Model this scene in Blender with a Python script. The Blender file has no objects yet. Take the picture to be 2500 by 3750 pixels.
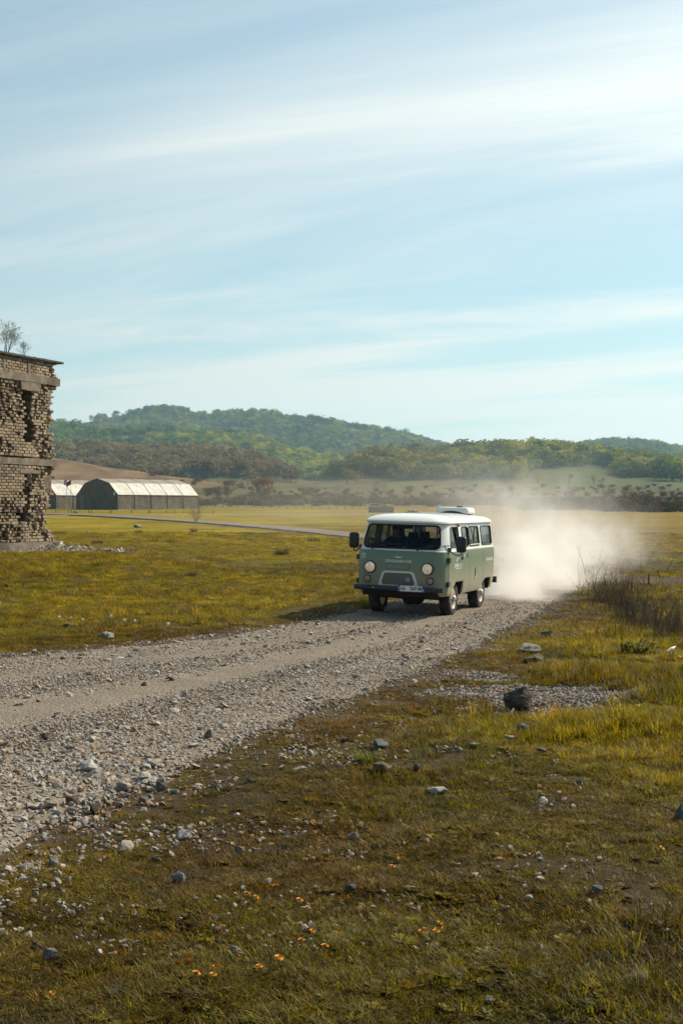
import bpy, bmesh, math, random
import numpy as np
from mathutils import Vector, Matrix, Euler

rng = np.random.default_rng(7)
random.seed(7)
SC = bpy.context.scene
COL = SC.collection

# ------------------------------------------------------------------ camera
F, H0, CZ = 4900.0, 1862.0, 2.24          # focal length and horizon in photograph pixels, eye height in metres
cam_d = bpy.data.cameras.new('camera')
cam_d.sensor_fit = 'HORIZONTAL'
cam_d.sensor_width = 24.0
cam_d.lens = 24.0 * F / 2500.0
cam_d.clip_start = 0.1
cam_d.clip_end = 20000
cam = bpy.data.objects.new('camera', cam_d)
COL.objects.link(cam)
cam.location = (0, 0, CZ)
cam.rotation_euler = (math.radians(90) - math.atan((1875 - H0) / F), 0, 0)
SC.camera = cam

# ------------------------------------------------------------------ world and sun
SUN_EL, SUN_AZ = math.radians(41), math.radians(56)      # azimuth from +Y (view direction) towards +X (right)
world = bpy.data.worlds.new('World')
SC.world = world
world.use_nodes = True
wn, wl = world.node_tree.nodes, world.node_tree.links
wn.clear()
w_out = wn.new('ShaderNodeOutputWorld')
w_bg = wn.new('ShaderNodeBackground')
w_bg.inputs['Strength'].default_value = 0.079
sky = wn.new('ShaderNodeTexSky')
sky.sky_type = 'NISHITA'
sky.sun_disc = False
sky.sun_elevation = SUN_EL
sky.sun_rotation = SUN_AZ
sky.air_density = 1.0
sky.dust_density = 0.6
sky.ozone_density = 2.5
w_geo = wn.new('ShaderNodeTexCoord')


def wmath(op, a, b=None, c=None, clamp=False):
    n = wn.new('ShaderNodeMath')
    n.operation = op
    n.use_clamp = clamp
    for i, v in enumerate((a, b, c)):
        if v is None:
            continue
        if isinstance(v, (int, float)):
            n.inputs[i].default_value = v
        else:
            wl.new(v, n.inputs[i])
    return n.outputs[0]


sep = wn.new('ShaderNodeSeparateXYZ')
wl.new(w_geo.outputs['Generated'], sep.inputs[0])
zc = wmath('MAXIMUM', sep.outputs[2], 0.0)
zz = wmath('ADD', zc, 0.10)
uu = wmath('DIVIDE', sep.outputs[0], zz)
vv = wmath('DIVIDE', sep.outputs[1], zz)


def cirrus(rot, sx, sy, scale, lo, hi, seed, detail=6.0, rough=0.55, dist=0.6):
    cx = wn.new('ShaderNodeCombineXYZ')
    wl.new(uu, cx.inputs[0]); wl.new(vv, cx.inputs[1])
    cx.inputs[2].default_value = seed
    mp = wn.new('ShaderNodeMapping')
    wl.new(cx.outputs[0], mp.inputs[0])
    mp.inputs['Rotation'].default_value = (0, 0, rot)
    mp2 = wn.new('ShaderNodeMapping')
    wl.new(mp.outputs[0], mp2.inputs[0])
    mp2.inputs['Scale'].default_value = (sx, sy, 1)
    nz = wn.new('ShaderNodeTexNoise')
    wl.new(mp2.outputs[0], nz.inputs['Vector'])
    nz.inputs['Scale'].default_value = scale
    nz.inputs['Detail'].default_value = detail
    nz.inputs['Roughness'].default_value = rough
    nz.inputs['Distortion'].default_value = dist
    mr = wn.new('ShaderNodeMapRange')
    mr.interpolation_type = 'SMOOTHSTEP'
    wl.new(nz.outputs[0], mr.inputs[0])
    mr.inputs[1].default_value = lo
    mr.inputs[2].default_value = hi
    return mr.outputs[0]


c1 = cirrus(0.50, 0.20, 0.85, 0.80, 0.40, 0.72, 3.7, 9.0, 0.58, 0.6)
c2 = cirrus(0.28, 0.22, 1.3, 1.1, 0.44, 0.76, 33.2, 9.0, 0.66, 1.1)
c3 = cirrus(0.6, 0.5, 0.8, 0.42, 0.36, 0.64, 43.0, 2.0)
cl = wmath('ADD', wmath('MULTIPLY', c1, 0.85), wmath('MULTIPLY', c2, 0.55))
cl = wmath('MULTIPLY', cl, wmath('ADD', wmath('MULTIPLY', c3, 0.6), 0.4))
low = wmath('MULTIPLY', wmath('POWER', 2.718, wmath('MULTIPLY', zc, -6.0)), 0.74)
cl = wmath('MINIMUM', wmath('ADD', cl, low), 0.95)
# a veil of thin cloud thickens towards the sun
sd = wn.new('ShaderNodeVectorMath'); sd.operation = 'DOT_PRODUCT'
wl.new(w_geo.outputs['Generated'], sd.inputs[0])
sd.inputs[1].default_value = (math.sin(SUN_AZ) * math.cos(SUN_EL), math.cos(SUN_AZ) * math.cos(SUN_EL), math.sin(SUN_EL))
veil = wmath('POWER', wmath('MAXIMUM', sd.outputs['Value'], 0.0), 2.6)
cl = wmath('MINIMUM', wmath('ADD', cl, wmath('MULTIPLY', veil, 0.42)), 0.93)
w_mix = wn.new('ShaderNodeMix'); w_mix.data_type = 'RGBA'
wl.new(cl, w_mix.inputs[0])
w_tint = wn.new('ShaderNodeMix'); w_tint.data_type = 'RGBA'; w_tint.blend_type = 'MULTIPLY'
w_tint.inputs[0].default_value = 1.0
w_tint.inputs[7].default_value = (0.62, 1.0, 0.95, 1)
wl.new(sky.outputs[0], w_tint.inputs[6])
wl.new(w_tint.outputs[2], w_mix.inputs[6])
# cirrus scatters most light forwards: brightest around the sun, dimmest opposite to it
glow = wmath('ADD', wmath('MULTIPLY', wmath('MAXIMUM', sd.outputs['Value'], 0.0), 0.60), 0.47)
w_cl = wn.new('ShaderNodeVectorMath'); w_cl.operation = 'SCALE'
w_cl.inputs[0].default_value = (9.3, 9.8, 9.4)
wl.new(glow, w_cl.inputs[3])
wl.new(w_cl.outputs[0], w_mix.inputs[7])
wl.new(w_mix.outputs[2], w_bg.inputs['Color'])
wl.new(w_bg.outputs[0], w_out.inputs['Surface'])

sun_d = bpy.data.lights.new('sun', 'SUN')
sun_d.energy = 5.0
sun_d.angle = math.radians(0.6)
sun_d.color = (1.0, 0.885, 0.71)
sun = bpy.data.objects.new('sun', sun_d)
COL.objects.link(sun)
sun_dir = Vector((math.sin(SUN_AZ) * math.cos(SUN_EL), math.cos(SUN_AZ) * math.cos(SUN_EL), math.sin(SUN_EL)))
sun.rotation_euler = sun_dir.to_track_quat('Z', 'Y').to_euler()
sun.location = (40, 40, 60)

SC.view_settings.view_transform = 'Standard'
SC.view_settings.look = 'None'
SC.view_settings.exposure = 0.63
SC.view_settings.gamma = 1.0
SC.view_settings.use_curve_mapping = False
SC.render.engine = 'CYCLES'
SC.cycles.use_denoising = True
SC.cycles.max_bounces = 10
SC.cycles.diffuse_bounces = 3
SC.cycles.glossy_bounces = 3
SC.cycles.transmission_bounces = 4
SC.cycles.transparent_max_bounces = 12
SC.cycles.volume_bounces = 5
SC.cycles.volume_max_steps = 256
SC.cycles.caustics_reflective = False
SC.cycles.caustics_refractive = False


# ------------------------------------------------------------------ helpers: numbers
def _hash(ix, iy, seed):
    h = (ix.astype(np.int64) * 374761393 + iy.astype(np.int64) * 668265263 + seed * 974711) & 0x7fffffff
    h = ((h ^ (h >> 13)) * 1274126177) & 0x7fffffff
    return ((h ^ (h >> 16)) & 0xffff) / 65535.0


def vnoise(x, y, seed=0):
    x = np.asarray(x, float); y = np.asarray(y, float)
    ix, iy = np.floor(x), np.floor(y)
    fx, fy = x - ix, y - iy
    fx = fx * fx * (3 - 2 * fx); fy = fy * fy * (3 - 2 * fy)
    a, b = _hash(ix, iy, seed), _hash(ix + 1, iy, seed)
    c, d = _hash(ix, iy + 1, seed), _hash(ix + 1, iy + 1, seed)
    return (a + (b - a) * fx) * (1 - fy) + (c + (d - c) * fx) * fy


def fbm(x, y, seed=0, oct=4):
    s, amp, t = 0.0, 1.0, 0.0
    for o in range(oct):
        s = s + amp * vnoise(x * 2 ** o, y * 2 ** o, seed + o * 17)
        t += amp
        amp *= 0.5
    return s / t


def sstep(a, b, v):
    t = np.clip((np.asarray(v, float) - a) / (b - a), 0, 1)
    return t * t * (3 - 2 * t)


# ------------------------------------------------------------------ the lie of the land
VAN_X, VAN_Y, VAN_TH, VAN_ROLL = 1.908, 29.492, 0.354, 0.030
_by = np.array([-300, 60, 100, 150, 200, 250, 300, 420, 600, 800, 1100, 1400, 2000, 3000, 4500], float)
_bz = np.array([0, 0, .12, .58, 1.10, 1.62, 2.05, 4.0, 9.6, 15.2, 24, 29, 36, 45, 60], float)


def base_z(y):
    s = 0
    for k in (-.06, -.03, 0, .03, .06):
        s = s + np.interp(np.asarray(y, float) * (1 + k), _by, _bz)
    return s / 5


# ridges: foot, crest, back distance; skyline as photograph columns and rows; height of the wood on it
RIDGES = [
    dict(n='far', f=1900, c=2600, b=3600, th=8, amp=15, pts=[(-400, 1640), (0, 1612), (218, 1562), (300, 1535), (400, 1510), (470, 1497), (530, 1488), (590, 1479), (640, 1484), (700, 1505), (760, 1512), (830, 1504), (900, 1500), (960, 1498), (1050, 1518), (1150, 1526), (1250, 1540), (1350, 1557), (1450, 1574), (1560, 1605), (1650, 1630), (1800, 1660), (2000, 1650), (2150, 1622), (2250, 1612), (2350, 1616), (2500, 1640), (2900, 1660)]),
    dict(n='mid', f=1350, c=1750, b=2300, th=8, amp=16, pts=[(-400, 1600), (0, 1570), (218, 1556), (300, 1566), (450, 1572), (600, 1566), (700, 1574), (850, 1584), (950, 1606), (1050, 1640), (1150, 1664), (1300, 1684), (1450, 1705), (1600, 1720), (2900, 1740)]),
    dict(n='left', f=880, c=1180, b=1600, th=8, amp=11, pts=[(-400, 1640), (0, 1640), (218, 1630), (320, 1622), (420, 1640), (550, 1646), (700, 1652), (800, 1656), (880, 1668), (960, 1690), (1020, 1712), (1080, 1738), (1150, 1756), (1250, 1772), (1400, 1800), (2900, 1800)]),
    dict(n='right', f=860, c=1300, b=1900, th=9, amp=10, pts=[(-400, 1800), (900, 1800), (1080, 1775), (1180, 1751), (1250, 1716), (1340, 1674), (1430, 1660), (1550, 1656), (1650, 1650), (1750, 1640), (1850, 1634), (1950, 1640), (2050, 1636), (2150, 1648), (2250, 1660), (2350, 1670), (2500, 1688), (2900, 1716)]),
    dict(n='bare', f=420, c=640, b=850, th=0, amp=3, pts=[(-400, 1640), (0, 1660), (218, 1675), (300, 1690), (380, 1706), (460, 1718), (540, 1732), (620, 1746), (720, 1762), (850, 1785), (1000, 1830), (2900, 1850)]),
]


def ridge_z(r, x, y):
    px = 1250 + F * x / np.maximum(y, 100)
    P = np.array(r['pts'], float)
    py = np.interp(px, P[:, 0], P[:, 1])
    zc = CZ + (H0 - py) / F * r['c'] - r['th']
    b = base_z(y)
    t = np.where(y < r['c'], sstep(r['f'], r['c'] * 1.04, y), 1 - sstep(r['c'] * 1.04, r['b'], y))
    w = sstep(0, 25, zc - b) if r['th'] else sstep(0, 8, zc - b)
    n = (fbm(x / 130.0, y / 130.0, 31 + len(r['n']), 4) - .5) * 2 * r['amp'] * np.minimum(1, t * 2.5) * (1 - .7 * sstep(.9, 1, t))
    return b + (np.maximum(zc - b, 0)) * t + n * t * w


def at_angle(px, py, z=0.0):
    """point on the level z seen along a photograph pixel"""
    d = F * (CZ - z) / (py - H0)
    return ((px - 1250) / F * d, d)


_L = [(-1100, 2470), (-600, 2440), (-300, 2420), (0, 2400), (300, 2380), (700, 2340), (1000, 2302), (1230, 2262), (1480, 2210), (1700, 2165)]
_R = [(-1400, 3900), (-900, 3560), (-400, 3300), (0, 3110), (450, 2930), (850, 2740), (1250, 2568), (1600, 2428), (1850, 2305), (2090, 2172)]
ROAD = []
for a, b in zip(_L, _R):
    A, B = at_angle(*a), at_angle(*b)
    ROAD.append((A, B))
for cx, cy, hx in [(7.0, 45, 1.9), (8.6, 54, 1.9), (8.8, 66, 1.8), (6.8, 80, 1.8), (2.5, 98, 1.9), (-4.5, 122, 1.8), (-15, 152, 1.8), (-28, 182, 1.8), (-42, 208, 1.9), (-70, 240, 2.0), (-110, 265, 2.0)]:
    ROAD.append(((cx, cy), hx))
_rc = []
for it in ROAD:
    if isinstance(it[1], tuple):
        (ax, ay), (bx, by) = it
        _rc.append((ax, ay, bx, by))
    else:
        _rc.append(it)
# resolve the centre-line points into left and right edges
RE = []
cen = [((c[0] + c[2]) / 2, (c[1] + c[3]) / 2) if len(c) == 4 else c[0] for c in _rc]
for i, c in enumerate(_rc):
    if len(c) == 4:
        RE.append(c)
    else:
        p, q = cen[i - 1], cen[min(i + 1, len(cen) - 1)]
        t = Vector((q[0] - p[0], q[1] - p[1])).normalized()
        h = c[1]
        RE.append((c[0][0] - t.y * h, c[0][1] + t.x * h, c[0][0] + t.y * h, c[0][1] - t.x * h))
RE = np.array(RE)


def resample(E, n):
    t = np.arange(len(E)); tt = np.linspace(0, len(E) - 1, n)
    # Catmull-Rom through the rows
    out = np.zeros((n, E.shape[1]))
    for k, s in enumerate(tt):
        i = min(int(s), len(E) - 2); f = s - i
        p0, p1, p2, p3 = E[max(i - 1, 0)], E[i], E[i + 1], E[min(i + 2, len(E) - 1)]
        out[k] = .5 * ((2 * p1) + (-p0 + p2) * f + (2 * p0 - 5 * p1 + 4 * p2 - p3) * f * f + (-p0 + 3 * p1 - 3 * p2 + p3) * f ** 3)
    return out


RES = resample(RE, 110)


def _seg_dist(x, y, P):
    best = np.full(x.shape, 1e9)
    for a, b in zip(P[:-1], P[1:]):
        ab = b - a
        t = np.clip(((x - a[0]) * ab[0] + (y - a[1]) * ab[1]) / max(ab @ ab, 1e-9), 0, 1)
        best = np.minimum(best, (x - a[0] - ab[0] * t) ** 2 + (y - a[1] - ab[1] * t) ** 2)
    return np.sqrt(best)


_POLY = np.concatenate([RES[:, :2], RES[::-1, 2:]])


def road_sd(x, y):
    """distance outside the road edge (negative inside), and the place across it (-1 left .. 1 right)"""
    x = np.asarray(x, float); y = np.asarray(y, float)
    sd = np.full(x.shape, 60.0); ac = np.full(x.shape, 2.0)
    m = (y > -12) & (y < 300) & (x < 40)
    xs, ys = x[m], y[m]
    if not len(xs):
        return sd, ac
    dl, dr = _seg_dist(xs, ys, RES[:, :2]), _seg_dist(xs, ys, RES[:, 2:])
    ins = np.zeros(xs.shape, bool)
    for a, b in zip(_POLY, np.roll(_POLY, -1, 0)):
        if a[1] == b[1]: continue
        c = (a[1] > ys) != (b[1] > ys)
        ins ^= c & (xs < (b[0] - a[0]) * (ys - a[1]) / (b[1] - a[1]) + a[0])
    d = np.minimum(dl, dr)
    sd[m] = np.where(ins, -d, d)
    ac[m] = np.where(ins, (dl - dr) / np.maximum(dl + dr, .01), np.where(dl < dr, -1.5, 1.5))
    return sd, ac


def gz0(x, y):
    x = np.asarray(x, float); y = np.asarray(y, float)
    z = base_z(y)
    far = y > 380
    if np.any(far):
        zz = z.copy() if z.shape else z
        for r in RIDGES:
            zz = np.where(far, np.maximum(zz, ridge_z(r, x, y)), zz)
        z = zz
        z = z + np.where(far, (fbm(x / 60, y / 60, 5, 3) - .5) * 2.2 * sstep(380, 520, y), 0)
    # the rise on which the ruin stands
    z = z + .60 * sstep(24, 46, y) * sstep(-2.5, -9.5, x) * (1 - sstep(66, 120, y))
    # the road leans a little where the van is
    lx = (x - VAN_X) * math.cos(VAN_TH) - (y - VAN_Y) * math.sin(VAN_TH)
    r2 = ((x - VAN_X) ** 2 + (y - VAN_Y) ** 2) / 16.0
    z = z - lx * math.sin(VAN_ROLL) * np.exp(-r2)
    return z


def gz(x, y):
    x = np.asarray(x, float); y = np.asarray(y, float)
    z = gz0(x, y)
    near = (y < 140) & (y > -20)
    if np.any(near):
        sd, _ = road_sd(x, y)
        off = sstep(0.0, 1.2, sd)
        z = z + np.where(near, off * ((fbm(x / 1.1, y / 1.1, 11, 4) - .5) * .17 + (fbm(x / .33, y / .33, 14, 2) - .5) * .055 + (fbm(x / 6, y / 6, 12, 2) - .5) * .25) + (fbm(x / .7, y / .7, 13, 2) - .5) * .03, 0)
    return z


def gzs(x, y):
    return float(gz(np.array([x]), np.array([y]))[0])


def on_ground(px, py):
    """where the ray through a photograph pixel meets the ground"""
    lo, hi = 4.0, 900.0
    d = np.exp(np.linspace(math.log(lo), math.log(hi), 2500))
    x = (px - 1250) / F * d
    rz = CZ - (py - H0) / F * d
    g = gz(x, d)
    k = np.nonzero(rz <= g)[0]
    i = k[0] if len(k) else len(d) - 1
    return Vector((x[i], d[i], g[i]))


# ------------------------------------------------------------------ helpers: objects
def tag(o, label=None, cat=None, group=None, kind=None):
    if label: o['label'] = label
    if cat: o['category'] = cat
    if group: o['group'] = group
    if kind: o['kind'] = kind
    return o


def link(o, parent=None):
    COL.objects.link(o)
    if parent is not None:
        o.parent = parent
    return o


def empty(name, loc=(0, 0, 0), rot=(0, 0, 0)):
    o = bpy.data.objects.new(name, None)
    o.empty_display_size = .2
    o.location = loc
    o.rotation_euler = rot
    return link(o)


def mesh_obj(name, me, parent=None, mat=None):
    o = bpy.data.objects.new(name, me)
    if mat is not None:
        me.materials.clear()
        for m in (mat if isinstance(mat, (list, tuple)) else [mat]):
            me.materials.append(m)
    return link(o, parent)


def smooth(me, angle=None):
    for p in me.polygons:
        p.use_smooth = True
    if angle is not None:
        try:
            me.set_sharp_from_angle(angle=math.radians(angle))
        except Exception:
            pass


class MB:
    """collects geometry of one part"""
    def __init__(s):
        s.v, s.f, s.m = [], [], []

    def add(s, vs, fs, mi=0):
        k = len(s.v)
        s.v += [tuple(p) for p in vs]
        s.f += [tuple(i + k for i in f) for f in fs]
        s.m += [mi] * len(fs)
        return s

    def box(s, c, d, rot=None, mi=0, taper=1.0):
        R = rot.to_matrix() if isinstance(rot, Euler) else (Matrix.Rotation(rot, 3, 'Z') if rot else Matrix.Identity(3))
        vs = []
        for sz in (-1, 1):
            k = taper if sz > 0 else 1
            for sx, sy in ((-1, -1), (1, -1), (1, 1), (-1, 1)):
                vs.append(Vector(c) + R @ Vector((sx * d[0] / 2 * k, sy * d[1] / 2 * k, sz * d[2] / 2)))
        return s.add(vs, [(3, 2, 1, 0), (4, 5, 6, 7), (0, 1, 5, 4), (1, 2, 6, 5), (2, 3, 7, 6), (3, 0, 4, 7)], mi)

    def tube(s, pts, rad, n=6, cap=True, mi=0, closed=False):
        pts = [Vector(p) for p in pts]
        m = len(pts)
        if not isinstance(rad, (list, tuple)):
            rad = [rad] * m
        up = Vector((0, 0, 1))
        t0 = (pts[1] - pts[0]).normalized()
        if abs(t0.dot(up)) > .95:
            up = Vector((1, 0, 0))
        nrm = (up - t0 * up.dot(t0)).normalized()
        rings = []
        for i, p in enumerate(pts):
            if closed:
                t = (pts[(i + 1) % m] - pts[i - 1]).normalized()
            else:
                t = (pts[min(i + 1, m - 1)] - pts[max(i - 1, 0)])
                t = t.normalized() if t.length > 1e-9 else t0
            nrm = (nrm - t * nrm.dot(t))
            nrm = nrm.normalized() if nrm.length > 1e-6 else Vector((1, 0, 0))
            b = t.cross(nrm)
            rings.append([p + (nrm * math.cos(2 * math.pi * k / n) + b * math.sin(2 * math.pi * k / n)) * rad[i] for k in range(n)])
        vs = [q for r in rings for q in r]
        fs = []
        for i in range(m if closed else m - 1):
            j = (i + 1) % m
            for k in range(n):
                fs.append((i * n + k, i * n + (k + 1) % n, j * n + (k + 1) % n, j * n + k))
        if cap and not closed:
            fs.append(tuple(range(n - 1, -1, -1)))
            fs.append(tuple((m - 1) * n + k for k in range(n)))
        return s.add(vs, fs, mi)

    def lathe(s, prof, n=24, M=None, mi=0, close=False):
        """profile of (r, h) turned about local Z, then moved by M"""
        M = M or Matrix.Identity(4)
        vs, fs = [], []
        for r, h in prof:
            for k in range(n):
                a = 2 * math.pi * k / n
                vs.append(M @ Vector((r * math.cos(a), r * math.sin(a), h)))
        m = len(prof)
        for i in range(m if close else m - 1):
            j = (i + 1) % m
            for k in range(n):
                fs.append((i * n + k, i * n + (k + 1) % n, j * n + (k + 1) % n, j * n + k))
        if not close:
            if prof[0][0] > 1e-5: fs.append(tuple(range(n - 1, -1, -1)))
            if prof[-1][0] > 1e-5: fs.append(tuple((m - 1) * n + k for k in range(n)))
        return s.add(vs, fs, mi)

    def mesh(s, name):
        me = bpy.data.meshes.new(name)
        me.from_pydata(s.v, [], s.f)
        if any(s.m):
            me.polygons.foreach_set('material_index', s.m)
        me.update()
        return me

    def build(s, name, mat, parent=None, sm=None):
        me = s.mesh(name)
        if sm is not None:
            smooth(me, sm)
        return mesh_obj(name, me, parent, mat)


# ------------------------------------------------------------------ helpers: materials
class NT:
    def __init__(s, name):
        s.mat = bpy.data.materials.new(name)
        s.mat.use_nodes = True
        s.n, s.l = s.mat.node_tree.nodes, s.mat.node_tree.links
        s.n.clear()
        s.out = s.n.new('ShaderNodeOutputMaterial')

    def node(s, t, **kw):
        n = s.n.new(t)
        for k, v in kw.items():
            setattr(n, k, v)
        return n

    def put(s, sock, v):
        if hasattr(v, 'is_output') or isinstance(v, bpy.types.NodeSocket):
            s.l.new(v, sock)
        elif v is not None:
            if isinstance(v, (tuple, list)) and len(v) == 3 and sock.type == 'RGBA':
                v = (*v, 1)
            sock.default_value = v

    def math(s, op, a, b=None, clamp=False):
        n = s.node('ShaderNodeMath', operation=op, use_clamp=clamp)
        s.put(n.inputs[0], a); s.put(n.inputs[1], b)
        return n.outputs[0]

    def pos(s):
        return s.node('ShaderNodeNewGeometry').outputs['Position']

    def obj(s):
        return s.node('ShaderNodeTexCoord').outputs['Object']

    def xyz(s, v):
        n = s.node('ShaderNodeSeparateXYZ'); s.put(n.inputs[0], v)
        return n.outputs

    def noise(s, vec, scale, detail=3.0, rough=.55, scl=None, dist=0.0):
        if scl:
            m = s.node('ShaderNodeMapping'); s.put(m.inputs[0], vec); m.inputs['Scale'].default_value = scl; vec = m.outputs[0]
        n = s.node('ShaderNodeTexNoise'); s.put(n.inputs['Vector'], vec)
        n.inputs['Scale'].default_value = scale; n.inputs['Detail'].default_value = detail
        n.inputs['Roughness'].default_value = rough; n.inputs['Distortion'].default_value = dist
        return n.outputs[0]

    def range(s, v, a, b, c=0.0, d=1.0, sm=True):
        n = s.node('ShaderNodeMapRange'); n.interpolation_type = 'SMOOTHSTEP' if sm else 'LINEAR'
        s.put(n.inputs[0], v)
        for i, q in enumerate((a, b, c, d)): n.inputs[1 + i].default_value = q
        return n.outputs[0]

    def mix(s, f, a, b, blend='MIX'):
        n = s.node('ShaderNodeMix', data_type='RGBA', blend_type=blend)
        s.put(n.inputs[0], f); s.put(n.inputs[6], a); s.put(n.inputs[7], b)
        return n.outputs[2]

    def scale(s, col, f):
        n = s.node('ShaderNodeVectorMath', operation='SCALE')
        s.put(n.inputs[0], col); s.put(n.inputs[3], f)
        return n.outputs[0]

    def attr(s, name, inst=False):
        n = s.node('ShaderNodeAttribute'); n.attribute_name = name
        n.attribute_type = 'INSTANCER' if inst else 'GEOMETRY'
        return n.outputs

    def rand(s):
        return s.node('ShaderNodeObjectInfo').outputs['Random']

    def bump(s, h, strength=.5, dist=.02):
        n = s.node('ShaderNodeBump'); s.put(n.inputs['Height'], h)
        n.inputs['Strength'].default_value = strength; n.inputs['Distance'].default_value = dist
        return n.outputs[0]

    def bsdf(s, col, rough=.8, metal=0.0, normal=None, spec=.3, **kw):
        b = s.node('ShaderNodeBsdfPrincipled')
        s.put(b.inputs['Base Color'], col); s.put(b.inputs['Roughness'], rough); s.put(b.inputs['Metallic'], metal)
        b.inputs['Specular IOR Level'].default_value = spec
        if normal is not None: s.put(b.inputs['Normal'], normal)
        for k, v in kw.items(): s.put(b.inputs[k], v)
        return b.outputs[0]

    def done(s, sh):
        s.l.new(sh, s.out.inputs['Surface'])
        return s.mat


def simple(name, col, rough=.7, metal=0.0, spec=.3, var=.12, nscale=12.0, bump=0.0):
    t = NT(name)
    n = t.noise(t.obj(), nscale, 4)
    c = t.mix(t.range(n, .3, .7), tuple(v * (1 - var) for v in col), tuple(min(1, v * (1 + var)) for v in col))
    nm = t.bump(n, bump, .01) if bump else None
    return t.done(t.bsdf(c, rough, metal, nm, spec))


# ------------------------------------------------------------------ helpers: scattered stuff
def scatter(name, pts, rots, scl, idx, meshes, mat, tint=None, label=None, cat=None, parent=None):
    """one stuff object: a cloud of points on which the small meshes stand"""
    cl = bpy.data.collections.new(name + '_kinds')
    for i, me in enumerate(meshes):
        if mat is not None:
            me.materials.clear(); me.materials.append(mat)
        cl.objects.link(bpy.data.objects.new('%s_kind_%02d' % (name, i), me))
    n = len(pts)
    me = bpy.data.meshes.new(name)
    me.vertices.add(n)
    me.vertices.foreach_set('co', np.asarray(pts, np.float32).ravel())
    a = me.attributes.new('rot', 'FLOAT_VECTOR', 'POINT'); a.data.foreach_set('vector', np.asarray(rots, np.float32).ravel())
    s3 = np.asarray(scl, np.float32)
    if s3.ndim == 1: s3 = np.repeat(s3[:, None], 3, 1)
    a = me.attributes.new('scl', 'FLOAT_VECTOR', 'POINT'); a.data.foreach_set('vector', s3.ravel())
    a = me.attributes.new('idx', 'INT', 'POINT'); a.data.foreach_set('value', np.asarray(idx, np.int32))
    if tint is not None:
        a = me.attributes.new('tint', 'FLOAT_VECTOR', 'POINT'); a.data.foreach_set('vector', np.asarray(tint, np.float32).ravel())
    o = bpy.data.objects.new(name, me)
    link(o, parent)
    g = bpy.data.node_groups.new(name + '_nodes', 'GeometryNodeTree')
    g.interface.new_socket('Geometry', in_out='INPUT', socket_type='NodeSocketGeometry')
    g.interface.new_socket('Geometry', in_out='OUTPUT', socket_type='NodeSocketGeometry')
    N, L = g.nodes, g.links
    gi, go = N.new('NodeGroupInput'), N.new('NodeGroupOutput')
    ip = N.new('GeometryNodeInstanceOnPoints')
    ci = N.new('GeometryNodeCollectionInfo')
    ci.inputs['Collection'].default_value = cl
    ci.inputs['Separate Children'].default_value = True
    ci.inputs['Reset Children'].default_value = True
    L.new(gi.outputs[0], ip.inputs['Points'])
    L.new(ci.outputs[0], ip.inputs['Instance'])
    ip.inputs['Pick Instance'].default_value = True
    for nm, ty, sock in (('idx', 'INT', 'Instance Index'), ('rot', 'FLOAT_VECTOR', 'Rotation'), ('scl', 'FLOAT_VECTOR', 'Scale')):
        q = N.new('GeometryNodeInputNamedAttribute'); q.data_type = ty; q.inputs['Name'].default_value = nm
        L.new(q.outputs['Attribute'], ip.inputs[sock])
    L.new(ip.outputs[0], go.inputs[0])
    md = o.modifiers.new('scatter', 'NODES'); md.node_group = g
    if label: o['label'] = label
    if cat: o['category'] = cat
    o['kind'] = 'stuff'
    return o


def rock_mesh(name, n=14, flat=.7, rough=0, seed=0, elong=1.0):
    r = random.Random(seed)
    bm = bmesh.new()
    for i in range(n):
        v = Vector((r.gauss(0, 1), r.gauss(0, 1), r.gauss(0, 1))).normalized() * r.uniform(.75, 1.05)
        bm.verts.new((v.x * .5 * elong, v.y * .5, v.z * .5 * flat))
    res = bmesh.ops.convex_hull(bm, input=bm.verts)
    for v in [v for v in bm.verts if not v.link_faces]:
        bm.verts.remove(v)
    if rough:
        bmesh.ops.subdivide_edges(bm, edges=bm.edges[:], cuts=2, use_grid_fill=True)
        bmesh.ops.triangulate(bm, faces=bm.faces[:])
        from mathutils import noise as mn
        for v in bm.verts:
            o = Vector((seed * 3.1, 7.7, 1.3))
            k = mn.noise(v.co * 4 + o) * rough + mn.noise(v.co * 11 + o) * rough * .45
            v.co += v.co.normalized() * k
    me = bpy.data.meshes.new(name)
    bm.to_mesh(me); bm.free()
    return me


# ================================================================== GROUND
def patch_mask(x, y):
    """bare gravel beside the road, right of the van"""
    m = 0
    for px, py, rx, ry in ((1990, 2535, 1.25, .95), (1760, 2535, .8, .7), (1760, 2475, .55, .5), (1980, 2590, .9, .8), (2180, 2570, .6, .45), (2420, 2130, 1.2, 2.2)):
        cx, cy = at_angle(px, py)
        q = ((x - cx) / rx) ** 2 + ((y - cy) / ry) ** 2
        m = np.maximum(m, 1 - sstep(.45, 1.25, q + (fbm(x / .35, y / .35, 77, 3) - .5) * 1.1))
    return m


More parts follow.
